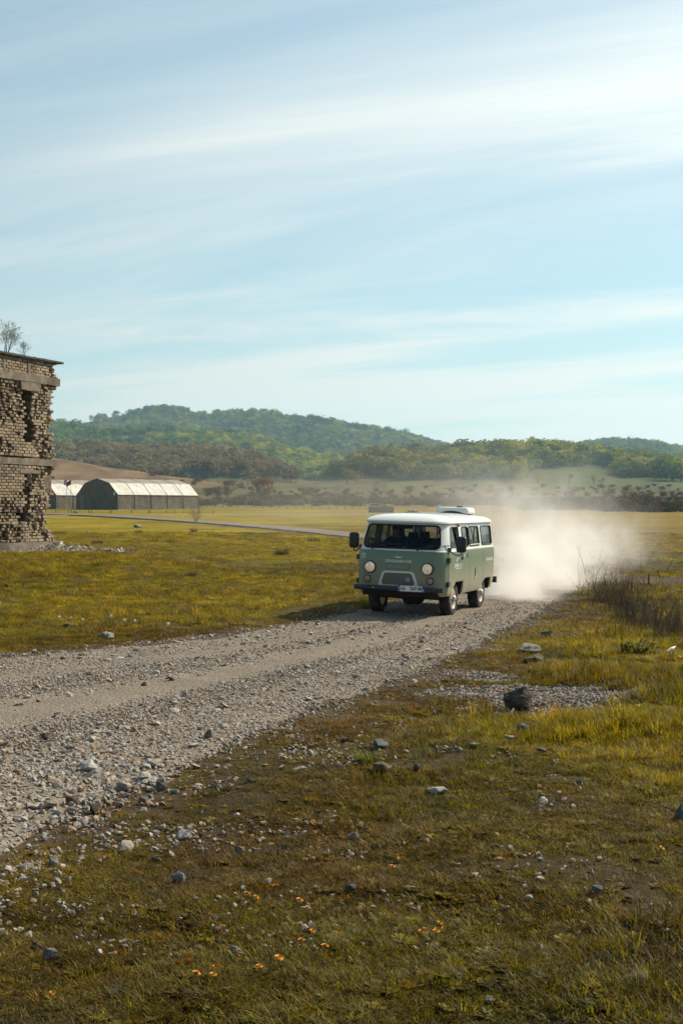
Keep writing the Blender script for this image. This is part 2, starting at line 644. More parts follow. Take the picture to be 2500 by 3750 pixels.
def meadow_color(x, y):
    sd, _ = road_sd(x, y)
    n1 = fbm(x / 3.2, y / 3.2, 41, 4)
    n2 = fbm(x / .8, y / .8, 42, 3)
    n3 = fbm(x / 14, y / 14, 43, 3)
    olive = np.array([.102, .081, .002]); yell = np.array([.196, .147, .002]); brown = np.array([.092, .050, .006]); deep = np.array([.030, .038, .004])
    def mx(a, b, t): return a + (b - a) * t[..., None]
    c = np.broadcast_to(olive, x.shape + (3,)).copy()
    c = mx(c, yell, sstep(.40, .66, n1) * .9)
    c = mx(c, deep, sstep(.56, .75, n2) * .55 * (y < 60))
    left = sstep(1.0, -1.0, x - (y - 24) * .35) * sstep(18, 26, y)
    c = mx(c, yell, left * sstep(.40, .62, n3 + .10) * .6)
    wear = (1 - sstep(.2, 2.6, sd + (n1 - .5) * 3)) * .45
    c = mx(c, brown, np.clip(wear + sstep(.50, .70, fbm(x / 1.7, y / 1.7, 44, 3)) * .38, 0, .8))
    far = sstep(45, 110, y)
    c = mx(c, np.array([.135, .088, .012]), far * sstep(-5, 15, x) * .8)
    return c, sd, n1, n2


def ground_color(x, y):
    c, sd, n1, n2 = meadow_color(x, y)
    def mx(a, b, t): return a + (b - a) * np.asarray(t)[..., None]
    soil = np.array([.078, .053, .033])
    bare = np.clip((1 - sstep(.0, 1.5, sd + (n2 - .5) * 3.5)) * .8 + patch_mask(x, y) + sstep(.62, .74, n2) * .35 * (y < 60), 0, 1)
    c = mx(c * (.40 + .62 * sstep(35, 110, y))[..., None], soil, bare * (y < 140))  # near ground darkened: shade between the tufts put into the colour
    # valley and hills
    v = sstep(250, 420, y)
    val = np.broadcast_to(np.array([.062, .060, .014]), c.shape) * (.75 + .5 * fbm(x / 40, y / 40, 60, 4))[..., None]
    val = mx(val, np.array([.082, .056, .024]), sstep(.42, .62, fbm(x / 30, y / 18, 61, 5)) * .85)
    val = val * (.62 + .76 * fbm(x / 14, y / 45, 63, 4))[..., None]
    c = mx(c, val, v)
    c = mx(c, np.array([.058, .072, .014]), sstep(820, 900, y) * sstep(100, 180, x) * .8)
    zb = base_z(y)
    for r in RIDGES:
        zr = np.where(y > 380, ridge_z(r, x, y), -99)
        h = zr - zb
        if r['n'] == 'bare':
            br = np.array([.115, .072, .038])
            br = br * (.15 + 1.7 * fbm(x / 7, y / 22, 62, 5))[..., None]
            c = mx(c, br, sstep(1.0, 5, h) * (x < 0))
        else:
            c = mx(c, np.array([.045, .050, .020]), sstep(1, 7, h + (fbm(x / 30, y / 30, 64, 3) - .5) * 8) * (1 - clearing(x, y, zr)))
    return c


def clearing(x, y, z):
    px = 1250 + F * x / np.maximum(y, 50)
    py = H0 - F * (z - CZ) / np.maximum(y, 50)
    n = (fbm(px / 60, py / 40, 91, 3) - .5)
    a = sstep(1915, 1965, px + n * 70) * (1 - sstep(2210, 2300, px + n * 80)) * sstep(1702, 1722, py + n * 20)
    b = sstep(1766, 1784, py + n * 22)
    return np.clip(np.maximum(a, b * (px > 700)), 0, 1)


rows = np.concatenate([np.linspace(-60, 2, 14), np.arange(2.4, 40, .13), np.arange(40, 130, .55), np.arange(130, 400, 3.0), np.arange(400, 3000, 13.0), np.linspace(3000, 4300, 12)])
s_in = np.linspace(-1, 1, 231)
s_cols = np.concatenate([-np.geomspace(2.0, 1.06, 12), s_in, np.geomspace(1.06, 2.0, 12)])
gx = s_cols[None, :] * (6 + .42 * np.abs(rows))[:, None]
gy = np.repeat(rows[:, None], len(s_cols), 1)
gzz = gz(gx, gy)
_sd, _ = road_sd(gx, gy)
gzz = gzz - (1 - sstep(-.45, -.05, _sd)) * (.05 + .0012 * np.clip(gy, 0, 300)) * (gy < 330)
# a hollow under the overhanging turf, lower right
for (hx, hy, hr, hd) in ((*at_angle(2190, 3085), .20, .10), (*at_angle(2475, 3010), .22, .08), (*at_angle(1900, 3405), .12, .04)):
    gzz -= hd * np.exp(-(((gx - hx) / hr) ** 2 + ((gy - hy) / (hr * .8)) ** 2))
nr, nc = gx.shape
verts = np.stack([gx, gy, gzz], -1).reshape(-1, 3)
ii = np.arange(nr * nc).reshape(nr, nc)
quads = np.stack([ii[:-1, :-1], ii[:-1, 1:], ii[1:, 1:], ii[1:, :-1]], -1).reshape(-1, 4)
gme = bpy.data.meshes.new('meadow_ground')
gme.vertices.add(len(verts)); gme.vertices.foreach_set('co', verts.astype(np.float32).ravel())
gme.loops.add(quads.size); gme.loops.foreach_set('vertex_index', quads.ravel().astype(np.int32))
gme.polygons.add(len(quads))
gme.polygons.foreach_set('loop_start', (np.arange(len(quads)) * 4).astype(np.int32))
gme.polygons.foreach_set('loop_total', np.full(len(quads), 4, np.int32))
gme.update(calc_edges=True)
gme.polygons.foreach_set('use_smooth', np.ones(len(quads), bool))
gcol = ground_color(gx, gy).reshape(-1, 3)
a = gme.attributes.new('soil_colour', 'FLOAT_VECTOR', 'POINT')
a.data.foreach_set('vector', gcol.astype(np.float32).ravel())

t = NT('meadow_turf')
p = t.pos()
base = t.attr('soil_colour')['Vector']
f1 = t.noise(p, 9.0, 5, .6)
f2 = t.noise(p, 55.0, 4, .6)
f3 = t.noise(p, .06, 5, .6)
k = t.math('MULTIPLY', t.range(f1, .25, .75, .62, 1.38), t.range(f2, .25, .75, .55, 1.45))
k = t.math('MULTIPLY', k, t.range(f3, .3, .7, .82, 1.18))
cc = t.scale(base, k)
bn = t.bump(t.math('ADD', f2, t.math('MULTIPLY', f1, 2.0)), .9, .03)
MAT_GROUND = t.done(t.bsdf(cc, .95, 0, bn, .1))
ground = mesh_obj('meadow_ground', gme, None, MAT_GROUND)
tag(ground, 'olive and brown meadow with rising valley and hills behind', 'ground', kind='structure')

# ================================================================== ROAD
t = NT('crushed_limestone')
p = t.pos()
acr = t.attr('across')['Fac']
v1 = t.node('ShaderNodeTexVoronoi'); t.put(v1.inputs['Vector'], p); v1.inputs['Scale'].default_value = 26.0
v2 = t.node('ShaderNodeTexVoronoi'); t.put(v2.inputs['Vector'], p); v2.inputs['Scale'].default_value = 60.0
n1 = t.noise(p, 1.3, 5, .6)
n2 = t.noise(p, 120, 3, .6)
c = t.mix(t.range(n1, .3, .7), (.150, .118, .086), (.215, .178, .138))
c = t.mix(t.range(t.xyz(v1.outputs['Color'])[0], .2, .9), c, (.145, .125, .102))
c = t.scale(c, t.range(n2, .3, .7, .75, 1.2))
# two wheel ruts of finer, paler dust
r1 = t.math('ABSOLUTE', t.math('SUBTRACT', t.math('ABSOLUTE', t.math('ADD', acr, .02)), .33))
rut = t.range(t.math('ADD', r1, t.math('MULTIPLY', t.math('SUBTRACT', n1, .5), .4)), .0, .2, 1, 0)
c = t.mix(t.math('MULTIPLY', rut, .3), c, (.245, .200, .150))
h = t.math('ADD', t.math('MULTIPLY', v1.outputs['Distance'], -1.0), t.math('MULTIPLY', v2.outputs['Distance'], -.6))
MAT_ROAD = t.done(t.bsdf(c, .95, 0, t.bump(h, .7, .02), .15))


def strip(name, E, n_across, mat, lift, edge_noise, label, cat):
    m = n_across
    vs, fs, ac = [], [], []
    ts = np.linspace(-1, 1, m)
    C, V = (E[:, :2] + E[:, 2:]) / 2, (E[:, 2:] - E[:, :2]) / 2
    X = np.zeros((len(E), m)); Y = np.zeros((len(E), m))
    for j, s in enumerate(ts):
        w = 1 + .0 * s
        e = (fbm(C[:, 0] / 1.3 + 40 * np.sign(s), C[:, 1] / 1.3, 71, 4) - .5) * 2 * edge_noise * abs(s) ** 3
        X[:, j] = C[:, 0] + V[:, 0] * s * (1 + e); Y[:, j] = C[:, 1] + V[:, 1] * s * (1 + e)
    Z = gz(X, Y) + lift(Y)
    Z[:, 0] -= lift(Y[:, 0]) + .03; Z[:, -1] -= lift(Y[:, -1]) + .03
    # ruts worn in, crown between
    Z += -.022 * np.exp(-((np.abs(ts)[None, :] - .33) / .09) ** 2) + .012 * np.exp(-(ts[None, :] / .12) ** 2)
    for i in range(len(E)):
        for j in range(m):
            vs.append((X[i, j], Y[i, j], Z[i, j])); ac.append(ts[j])
    for i in range(len(E) - 1):
        for j in range(m - 1):
            fs.append((i * m + j, i * m + j + 1, (i + 1) * m + j + 1, (i + 1) * m + j))
    me = bpy.data.meshes.new(name); me.from_pydata(vs, [], fs); me.update()
    me.polygons.foreach_set('use_smooth', np.ones(len(fs), bool))
    at = me.attributes.new('across', 'FLOAT', 'POINT'); at.data.foreach_set('value', np.array(ac, np.float32))
    o = mesh_obj(name, me, None, mat)
    return tag(o, label, cat, kind='structure')


road = strip('gravel_road', resample(RE, 700), 41, MAT_ROAD, lambda y: .012 + .0009 * np.clip(y - 30, 0, 400), .16, 'pale crushed gravel road curving past the green van', 'road')
# the second, farther track in front of the tents
TP = [on_ground(px, py) for px, py in ((60, 1889), (300, 1888), (560, 1887), (800, 1886), (1050, 1884), (1300, 1882), (1480, 1880))]
TE = np.array([(q.x, q.y + .9 + .5, q.x, q.y - .9 - .5) for q in TP])
track = strip('dirt_track', resample(TE, 90), 5, MAT_ROAD, lambda y: .10 + 0 * y, .3, 'thin pale track along the fence before the tents', 'track')

# ------------------------------------------------------------------ gravel
t = NT('limestone_chips')
r = t.rand()
n = t.noise(t.obj(), 3.0, 4)
c = t.mix(t.range(r, 0, 1, 0, 1, False), (.185, .148, .110), (.360, .318, .265))
c = t.mix(t.range(t.math('FRACT', t.math('MULTIPLY', r, 7.31)), .55, .9), c, (.30, .288, .27))
c = t.mix(t.range(t.math('FRACT', t.math('MULTIPLY', r, 13.7)), .86, .9), c, (.26, .16, .09))
c = t.scale(c, t.range(n, .3, .7, .8, 1.15))
MAT_STONE = t.done(t.bsdf(c, .9, 0, t.bump(t.noise(t.obj(), 9, 4), .4, .05), .2))

stone_kinds = [rock_mesh('stone_chip', 11 + i, [.75, .6, .85, .5, .7, .65][i], 0, 100 + i, [1, 1.25, 1.05, 1.3, 1.1, 1.4][i]) for i in range(6)]


def fan_points(n, d0, d1, p=1.0, spread=.30):
    """points over the fan seen by the camera, a margin to each side; p=1 even per area"""
    u = rng.random(n)
    e = 1 + p
    d = (d0 ** e + u * (d1 ** e - d0 ** e)) ** (1 / e)
    x = (rng.random(n) * 2 - 1) * (d * spread + .6)
    return x, d


gx_, gy_ = [], []
gs_ = []
for n, d0, d1, s0, s1 in ((150000, 6.5, 20, .014, .040), (130000, 18, 40, .018, .045), (30000, 38, 70, .03, .06)):
    x, y = fan_points(n, d0, d1)
    sd, ac = road_sd(x, y)
    cl_ = fbm(x / .9, y / .9, 51, 3)
    dens = np.where(sd < 0, .60 + .35 * sstep(.40, .60, cl_), 0) + np.where(sd >= 0, np.exp(-sd / .26) * .8, 0) * (.25 + 1.2 * sstep(.42, .62, cl_))
    dens += np.where((sd > 0) & (x < 2.0) & (y < 16), np.exp(-sd / 2.0) * .42, 0) * sstep(.44, .60, cl_)
    dens = np.maximum(dens, patch_mask(x, y) * .75)
    dens = np.maximum(dens, .018 * sstep(.55, .7, cl_) * (y < 22))
    rut_ = np.exp(-((np.abs(ac) - .33) / .10) ** 2) * (sd < 0)
    dens *= 1 - .12 * rut_
    ok = rng.random(n) < dens
    x, y, rt = x[ok], y[ok], rut_[ok]
    s = s0 * .8 + (s1 - s0) * rng.random(len(x)) ** 2.4 * 1.2
    s *= 1 - .28 * rt
    # the coarse heap on the near shoulder
    near = np.exp(-((x + 2.1) / 1.2) ** 2 - ((y - 10.6) / 2.0) ** 2)
    s *= 1 + .9 * near * rng.random(len(x))
    gx_.append(x); gy_.append(y); gs_.append(s)
x, y, s = np.concatenate(gx_), np.concatenate(gy_), np.concatenate(gs_)
z = gz(x, y) + .010 + s * .07
n = len(x)
scatter('road_gravel', np.stack([x, y, z], 1), np.stack([rng.normal(0, .5, n), rng.normal(0, .5, n), rng.random(n) * 6.28], 1),
        s * 1.25, rng.integers(0, 6, n), stone_kinds, MAT_STONE, None, 'loose pale gravel strewn over road and verge', 'gravel')

# larger stones that can be told apart: pieces of the road and its verge
big = [rock_mesh('stone', 20, [.7, .8, .6, .9, .55][i], .05, 200 + i, [1.2, 1, 1.3, 1.1, 1.5][i]) for i in range(5)]
for me in big: me.materials.append(MAT_STONE)
cnt = 0
x, y = fan_points(9000, 7, 26, .4, .25)
sd, ac = road_sd(x, y)
ok = (sd < .5 + .6 * (x < 0) * (y < 13)) & (rng.random(len(x)) < np.where(sd < 0, .5, .12)) & (np.abs(np.abs(ac) - .33) > .07)
for xx, yy in list(zip(x[ok], y[ok]))[:270]:
    sz = rng.uniform(.05, .095) * (1 + .55 * math.exp(-((xx + 2.1) / 1.2) ** 2 - ((yy - 10.8) / 2) ** 2))
    o = bpy.data.objects.new('stone', big[cnt % 5])
    o.location = (xx, yy, gzs(xx, yy) + .012 + sz * .2)
    o.scale = (sz * 1.2, sz * 1.2, sz * rng.uniform(.8, 1.1))
    o.rotation_euler = (rng.normal(0, .35), rng.normal(0, .35), rng.random() * 6.28)
    link(o, road)
    cnt += 1

# ------------------------------------------------------------------ grass
def tuft_mesh(name, nb, h, lean, w, spread, seed, segs=3):
    r = random.Random(seed)
    vs, fs = [], []
    for b in range(nb):
        a = r.uniform(0, 6.283)
        rr = spread * math.sqrt(r.random())
        bx, by = rr * math.cos(a), rr * math.sin(a)
        az = a + r.gauss(0, .9)
        L = h * r.uniform(.5, 1.15)
        ln = lean * r.uniform(.3, 1.4)
        wx, wy = -math.sin(az) * w, math.cos(az) * w
        k = len(vs)
        for s in range(segs + 1):
            q = s / segs
            out = L * ln * q * q
            up = L * q * (1 - .25 * ln * q)
            ww = (1 - q) ** .7 if s < segs else 0.0
            px, py = bx + math.cos(az) * out, by + math.sin(az) * out
            if s < segs:
                vs += [(px - wx * ww, py - wy * ww, up), (px + wx * ww, py + wy * ww, up)]
            else:
                vs.append((px, py, up))
        for s in range(segs - 1):
            fs.append((k + 2 * s, k + 2 * s + 1, k + 2 * s + 3, k + 2 * s + 2))
        fs.append((k + 2 * segs - 2, k + 2 * segs - 1, k + 2 * segs))
    me = bpy.data.meshes.new(name); me.from_pydata(vs, [], fs); me.update()
    return me


def leaf_rosette(name, nl, L, w, seed, up=.35):
    r = random.Random(seed)
    vs, fs = [], []
    for i in range(nl):
        az = 6.283 * i / nl + r.gauss(0, .3)
        l = L * r.uniform(.6, 1.1); u = up * r.uniform(.3, 1.6)
        k = len(vs)
        for q, ww in ((0, .25), (.4, .8), (.75, 1), (1.0, .1)):
            px, py, pz = math.cos(az) * l * q, math.sin(az) * l * q, l * u * q * (1.3 - .7 * q) + .005
            dx, dy = -math.sin(az) * w * ww, math.cos(az) * w * ww
            vs += [(px - dx, py - dy, pz), (px + dx, py + dy, pz + .004)]
        for s in range(3):
            fs.append((k + 2 * s, k + 2 * s + 1, k + 2 * s + 3, k + 2 * s + 2))
    me = bpy.data.meshes.new(name); me.from_pydata(vs, [], fs); me.update()
    return me


def leafy(name, use_tint=True, col=(.1, .1, .02), trans=.45, inst=True, jitter=.35, rough=.6):
    t = NT(name)
    c = t.attr('tint', inst)['Vector'] if use_tint else col
    if not use_tint:
        n = t.node('ShaderNodeRGB'); n.outputs[0].default_value = (*col, 1); c = n.outputs[0]
    k = t.range(t.rand(), 0, 1, 1 - jitter, 1 + jitter, False)
    n = t.noise(t.pos(), 30.0, 2)
    k = t.math('MULTIPLY', k, t.range(n, .3, .7, .75, 1.25))
    c = t.scale(c, k)
    d = t.bsdf(c, rough, 0, None, .25)
    tr = t.node('ShaderNodeBsdfTranslucent'); t.put(tr.inputs['Color'], t.scale(c, 1.25))
    m = t.node('ShaderNodeMixShader'); m.inputs[0].default_value = trans
    t.l.new(d, m.inputs[1]); t.l.new(tr.outputs[0], m.inputs[2])
    return t.done(m.outputs[0])


MAT_GRASS = leafy('grass_blades')
kinds = [tuft_mesh('tuft', 26, .060, .9, .0024, .075, 1), tuft_mesh('tuft', 22, .085, .7, .0026, .060, 2), tuft_mesh('tuft', 34, .038, 1.3, .0028, .100, 3),
         tuft_mesh('tuft', 18, .120, .6, .0028, .050, 4), leaf_rosette('rosette', 9, .055, .010, 5), leaf_rosette('rosette', 14, .045, .013, 6, .7), tuft_mesh('tuft', 30, .05, 1.5, .0022, .09, 7)]
PX, PS, PI, PT = [], [], [], []
for n, d0, d1, sc, tall in ((38000, 5.0, 13.0, .95, 1), (36000, 12.5, 24, 1.25, 1), (26000, 23, 48, 2.0, 1), (20000, 46, 110, 3.4, .8)):
    x, y = fan_points(n, d0, d1, .55)
    c, sd, n1, n2 = meadow_color(x, y)
    pm = patch_mask(x, y)
    dens = sstep(.0, .9, sd + (n2 - .5) * 2.2) * (1 - pm) * (1 - .75 * sstep(.60, .70, n2) * (y < 60)) * (1 - .55 * sstep(.5, .66, fbm(x / 1.3, y / 1.3, 55, 3)) * (x < 3) * (y < 14))
    ok = rng.random(n) < dens
    x, y, c, n1, sd = x[ok], y[ok], c[ok], n1[ok], sd[ok]
    m = len(x)
    lush = sstep(.45, .65, fbm(x / 1.6, y / 1.6, 56, 3)) * sstep(.5, 2.5, sd) * np.where(y < 24, sstep(-.5, 2.0, x), .25)
    kk = np.where(rng.random(m) < .12 * lush, 3, np.where(rng.random(m) < .6 * lush, 1, rng.choice([0, 2, 2, 6, 0], m)))
    kk = np.where((rng.random(m) < .10) & (y < 20), rng.integers(4, 6, m), kk)
    s = sc * (.65 + .7 * rng.random(m)) * (1 + .35 * lush)
    zs = s * tall * (.75 + .5 * rng.random(m)) * np.where(sd < 1.5, .7, 1) * np.where(y < 12.5, .72, 1) / np.maximum(1, sc * .62)
    PX.append(np.stack([x, y, gz(x, y) - .004], 1)); PS.append(np.stack([s, s, zs], 1)); PI.append(kk)
    v = .30 + 1.5 * rng.random((m, 1)) ** 1.2
    warm = rng.random((m, 1)) < .16
    c = np.where(warm, c * np.array([1.25, .95, .9]), c) * v * 1.12
    PT.append(c)
PX, PS, PI, PT = np.concatenate(PX), np.concatenate(PS), np.concatenate(PI), np.concatenate(PT)
n = len(PX)
scatter('meadow_grass', PX, np.stack([rng.normal(0, .12, n), rng.normal(0, .12, n), rng.random(n) * 6.28], 1), PS, PI, kinds, MAT_GRASS, PT, 'short olive and brown turf covering the meadow', 'grass')

# ================================================================== FAR WOODS
def crown_mesh(name, seed, n=230, bare=False):
    r = random.Random(seed)
    vs, fs = [], []
    lobes = [(Vector((r.gauss(0, .17), r.gauss(0, .17), r.uniform(.36, .82))), r.uniform(.17, .29)) for _ in range(7)]
    lobes.append((Vector((0, 0, .6)), .32))
    for i in range(n):
        c, R = r.choice(lobes)
        d = Vector((r.gauss(0, 1), r.gauss(0, 1), r.gauss(.25, 1))).normalized()
        p = c + d * R * r.uniform(.72, 1.05)
        p.z = max(p.z, .1)
        nn = (d + Vector((r.gauss(0, .5), r.gauss(0, .5), r.gauss(0, .5)))).normalized()
        a = nn.orthogonal().normalized(); b = nn.cross(a)
        th = r.uniform(0, 6.28); a, b = a * math.cos(th) + b * math.sin(th), b * math.cos(th) - a * math.sin(th)
        s = r.uniform(.035, .075)
        k = len(vs)
        vs += [p - a * s, p - b * s * .7, p + a * s, p + b * s * .7]
        fs.append((k, k + 1, k + 2, k + 3))
    # stem
    k = len(vs)
    for zz_, rr in ((0, .022), (.55, .012)):
        for q in range(4): vs.append((rr * math.cos(q * 1.571), rr * math.sin(q * 1.571), zz_))
    for q in range(4): fs.append((k + q, k + (q + 1) % 4, k + 4 + (q + 1) % 4, k + 4 + q))
    me = bpy.data.meshes.new(name); me.from_pydata([tuple(v) for v in vs], [], fs); me.update()
    return me


MAT_WOOD = leafy('far_leaves', trans=.30, jitter=.30, rough=.9)
wood_kinds = [crown_mesh('wood_tree', 300 + i, 260) for i in range(6)]
for r_, cnt_, shade in ((RIDGES[0], 9500, 'far'), (RIDGES[1], 6500, 'mid'), (RIDGES[2], 3800, 'left'), (RIDGES[3], 9500, 'right')):
    n = cnt_
    y = np.sqrt(r_['f'] ** 2 + rng.random(n) * ((r_['c'] * 1.07) ** 2 - r_['f'] ** 2))
    px = rng.uniform(-250, 2750, n)
    x = (px - 1250) / F * y
    z = gz0(x, y); zr = ridge_z(r_, x, y); b = base_z(y)
    cl_ = clearing(x, y, zr)
    h = zr - b
    keep = (zr > z - 1.5) & (h + (fbm(x / 30, y / 30, 64, 3) - .5) * 8 > 2.6) & (rng.random(n) > cl_ * 1.4)
    if shade == 'far':      # the bald shoulder at the far left of the summit
        py = H0 - F * (z - CZ) / y
        keep &= ~((px < 470) & (fbm(px / 40, py / 20, 95, 3) > .48))
    x, y, z, px, h = x[keep], y[keep], z[keep], px[keep], h[keep]
    m = len(x)
    hgt = rng.uniform(7.5, 15, m) * np.where(rng.random(m) < .12, 1.25, 1)
    g = fbm(x / 70, y / 70, 66, 3) + rng.normal(0, .13, m)
    green, dark, yel, brn = np.array([.105, .160, .022]), np.array([.026, .054, .014]), np.array([.300, .285, .022]), np.array([.165, .112, .048])
    tt = np.clip((g - .3) / .4, 0, 1)[:, None]
    col = dark + (yel - dark) * tt
    col = np.where(rng.random((m, 1)) < .3, green, col)
    if shade == 'left':
        bw = np.clip(1.15 - (h - 8) / 45 + rng.normal(0, .3, m), 0, 1)[:, None]
        col = col + (brn - col) * bw
    elif shade == 'right':
        bw = np.clip(.85 - (h - 8) / 40 + rng.normal(0, .3, m), 0, 1)[:, None] * np.clip((2000 - px) / 500, .25, 1)[:, None]
        col = col + (brn - col) * bw * .6
    elif shade == 'far':
        col = col * .8
    w = hgt * rng.uniform(.9, 1.5, m)
    scatter('hillside_wood', np.stack([x, y, z - .5], 1), np.stack([rng.normal(0, .06, m), rng.normal(0, .06, m), rng.random(m) * 6.28], 1), np.stack([w, w, hgt], 1),
            rng.integers(0, 6, m), wood_kinds, MAT_WOOD, col,
            {'far': 'hazy blue green wood on the highest far ridge', 'mid': 'yellow green wood on the middle ridge', 'left': 'brown budding wood on the low left hill', 'right': 'mixed green and brown wood on the right hill'}[shade], 'wood')


# ================================================================== RUIN
t = NT('silicate_brick')
r = t.rand()
n = t.noise(t.obj(), 14, 4)
p = t.pos()
c = t.mix(t.range(r, 0, 1, 0, 1, False), (.172, .130, .086), (.298, .236, .165))
c = t.mix(t.range(t.math('FRACT', t.math('MULTIPLY', r, 9.7)), .8, .95), c, (.15, .115, .08))
c = t.mix(t.range(t.noise(p, 1.1, 5, .65), .48, .72), c, (.105, .080, .058))
c = t.scale(c, t.range(n, .3, .7, .8, 1.12))
MAT_BRICK = t.done(t.bsdf(c, .92, 0, t.bump(n, .5, .02), .15))
t = NT('broken_mortar')
p = t.pos()
n = t.noise(p, 6, 6, .65)
c = t.mix(t.range(n, .3, .7), (.075, .056, .040), (.19, .145, .10))
MAT_MORTAR = t.done(t.bsdf(c, .95, 0, t.bump(n, 1.0, .06), .1))
t = NT('weathered_concrete')
p = t.pos()
n = t.noise(p, 3, 6, .65)
m = t.noise(p, 1.0, 5, .6, (1, 1, .25))
c = t.mix(t.range(n, .3, .7), (.115, .092, .070), (.205, .170, .135))
c = t.mix(t.range(m, .5, .75), c, (.065, .052, .042))
MAT_CONC = t.done(t.bsdf(c, .9, 0, t.bump(n, .7, .03), .15))
MAT_ROOFING = simple('tar_roofing', (.045, .04, .035), .9)
MAT_DARK = simple('interior_shade', (.06, .05, .042), .95)  # dark tone paints in the shade inside the ruin

RC = Vector((-10.95, 52.0))
RU = Vector((-.360, -.933)).normalized()
RN = Vector((-RU.y, RU.x)) * 1.0
if RN.x < 0: RN = -RN
RB = .56
ruin = empty('ruined_building', (RC.x, RC.y, RB))
ruin.rotation_euler = (0, 0, math.atan2(RU.y, RU.x))       # local X runs along the wall towards the camera, local -Y or +Y is outward
LO = 1.0 if (Matrix.Rotation(ruin.rotation_euler.z, 2) @ Vector((0, 1))).dot(RN) > 0 else -1.0
tag(ruin, 'roofless two storey ruin of crumbling pale bricks at the left edge', 'ruin')
EDGE_Z = [8.0, 7.5, 7.28, 7.0, 6.85, 6.3, 6.0, 5.6, 5.25, 4.75, 4.15, 3.9, 3.4, 2.85, 2.6, 1.75, 1.5, 1.25, 1.0, .5]
EDGE_U = [.04, .08, .0, .02, .2, .4, .08, .10, .28, .28, .08, .04, .12, .16, .43, .55, .75, .35, .05, 0]


def edge(z):
    return float(np.interp(-z, -np.array(EDGE_Z), EDGE_U))


UEND = 5.6
def solid(u, z):
    """is there wall at this place"""
    if u < edge(z): return False
    if 4.70 < z < 6.68 and 1.82 - .18 * (z < 5.4) < u < 2.28 + .1 * math.sin(z * 7): return False
    if 2.1 < z < 3.55 and 2.0 < u < 2.30 + .03 * math.sin(z * 9): return False
    if 1.80 < z <= 2.12 and 2.02 < u < 2.72: return False
    return True


def loc(u, n_, z):
    return (u, n_ * LO, z - RB)


core = MB()
CH = .110
zk = .98
k = 0
rr = random.Random(5)
bricks = []
while zk < 7.86:
    zm = zk + CH / 2
    band = (3.87 < zm < 4.12) or (6.98 < zm < 7.28)
    if not band:
        u = -(.145 if k % 2 else 0) + rr.uniform(-.02, .02)
        run = None
        while u < UEND:
            um = u + .145
            if solid(um, zm):
                er = fbm(np.array([um / .55]), np.array([zm / .5]), 21, 3)[0]
                er2 = fbm(np.array([um / 1.3]), np.array([zm / 1.1]), 22, 3)[0]
                rough = max(0, 1 - (um - edge(zm)) / 1.8) * .46 + er * .62 + (er2 - .5) * .75
                if zm > 7.3: rough -= .22
                if abs(um - 3.2) < .9 and zm > 5.4 and zm < 7: rough += .10
                if zm < 2.2: rough += .10
                if zm < 1.5: rough += .08
                bricks.append((um, zm, rough))
            u += .29
    zk += CH
    k += 1
# core of the wall course by course, set back behind the facing bricks
zk = .98
while zk < 7.86:
    zm = zk + CH / 2
    us = np.arange(-.1, UEND, .07)
    run = None
    for u in list(us) + [UEND + 1]:
        s = u <= UEND and solid(u - .10, zm) and solid(u + .06, zm)
        if s and run is None: run = u
        if not s and run is not None:
            n0 = -.17 - .10 * fbm(np.array([run * 2]), np.array([zm * 3]), 9, 2)[0]
            core.box(loc((run + u) / 2, (n0 - .48) / 2, zm), (u - run, abs(n0 + .48), CH * 1.02))
            run = None
    zk += CH
core.build('wall_core', MAT_MORTAR, ruin)
bm_kinds = []
for i in range(4):
    me = rock_mesh('brick', 10, 1, 0, 1)
    b = bmesh.new()
    bmesh.ops.create_cube(b, size=1.0)
    for v in b.verts:
        v.co = Vector((v.co.x * (.272 - rr.uniform(0, .02)), v.co.y * .125, v.co.z * (.097 - rr.uniform(0, .008)))) + Vector((rr.uniform(-.008, .008), rr.uniform(-.006, .006), rr.uniform(-.005, .005)))
    bmesh.ops.bevel(b, geom=b.edges[:], offset=.008, segments=1, affect='EDGES')
    b.to_mesh(me); b.free()
    me.materials.clear(); me.materials.append(MAT_BRICK)
    bm_kinds.append(me)
rest = MB()
parts_left = 300
order = sorted(range(len(bricks)), key=lambda i: (0 if bricks[i][0] < 3.9 else 1, -bricks[i][0]))
for i in order:
    um, zm, rough = bricks[i]
    if rough > .80 and rr.random() < .75: continue
    dep = -.062 + rr.uniform(-.008, .012)
    rot = [rr.gauss(0, .012), rr.gauss(0, .012), rr.gauss(0, .02)]
    sc = [1, 1, 1]
    if rough > .44:
        dep -= rr.uniform(.02, .20) * min(1, (rough - .40) * 4)
        rot = [rr.gauss(0, .12), rr.gauss(0, .10), rr.gauss(0, .30)]
        sc = [rr.uniform(.55, 1.0), rr.uniform(.8, 1.3), rr.uniform(.75, 1.05)]
    if um - edge(zm) < .32: dep += rr.uniform(-.06, .02); rot[2] += rr.gauss(0, .15)
    L = Vector(loc(um + (rr.gauss(0, .03) if rough > .44 else 0), dep, zm))
    if parts_left > 0 and um < 3.95:
        o = bpy.data.objects.new('brick', bm_kinds[rr.randrange(4)])
        o.location = L; o.rotation_euler = rot; o.scale = sc
        link(o, ruin)
        parts_left -= 1
    else:
        me = bm_kinds[rr.randrange(4)]
        M = Matrix.LocRotScale(L, Euler(rot), Vector(sc))
        rest.add([M @ v.co for v in me.vertices], [tuple(p.vertices) for p in me.polygons])
ro = rest.build('bricks', MAT_BRICK, ruin)
ro['kind'] = 'stuff'


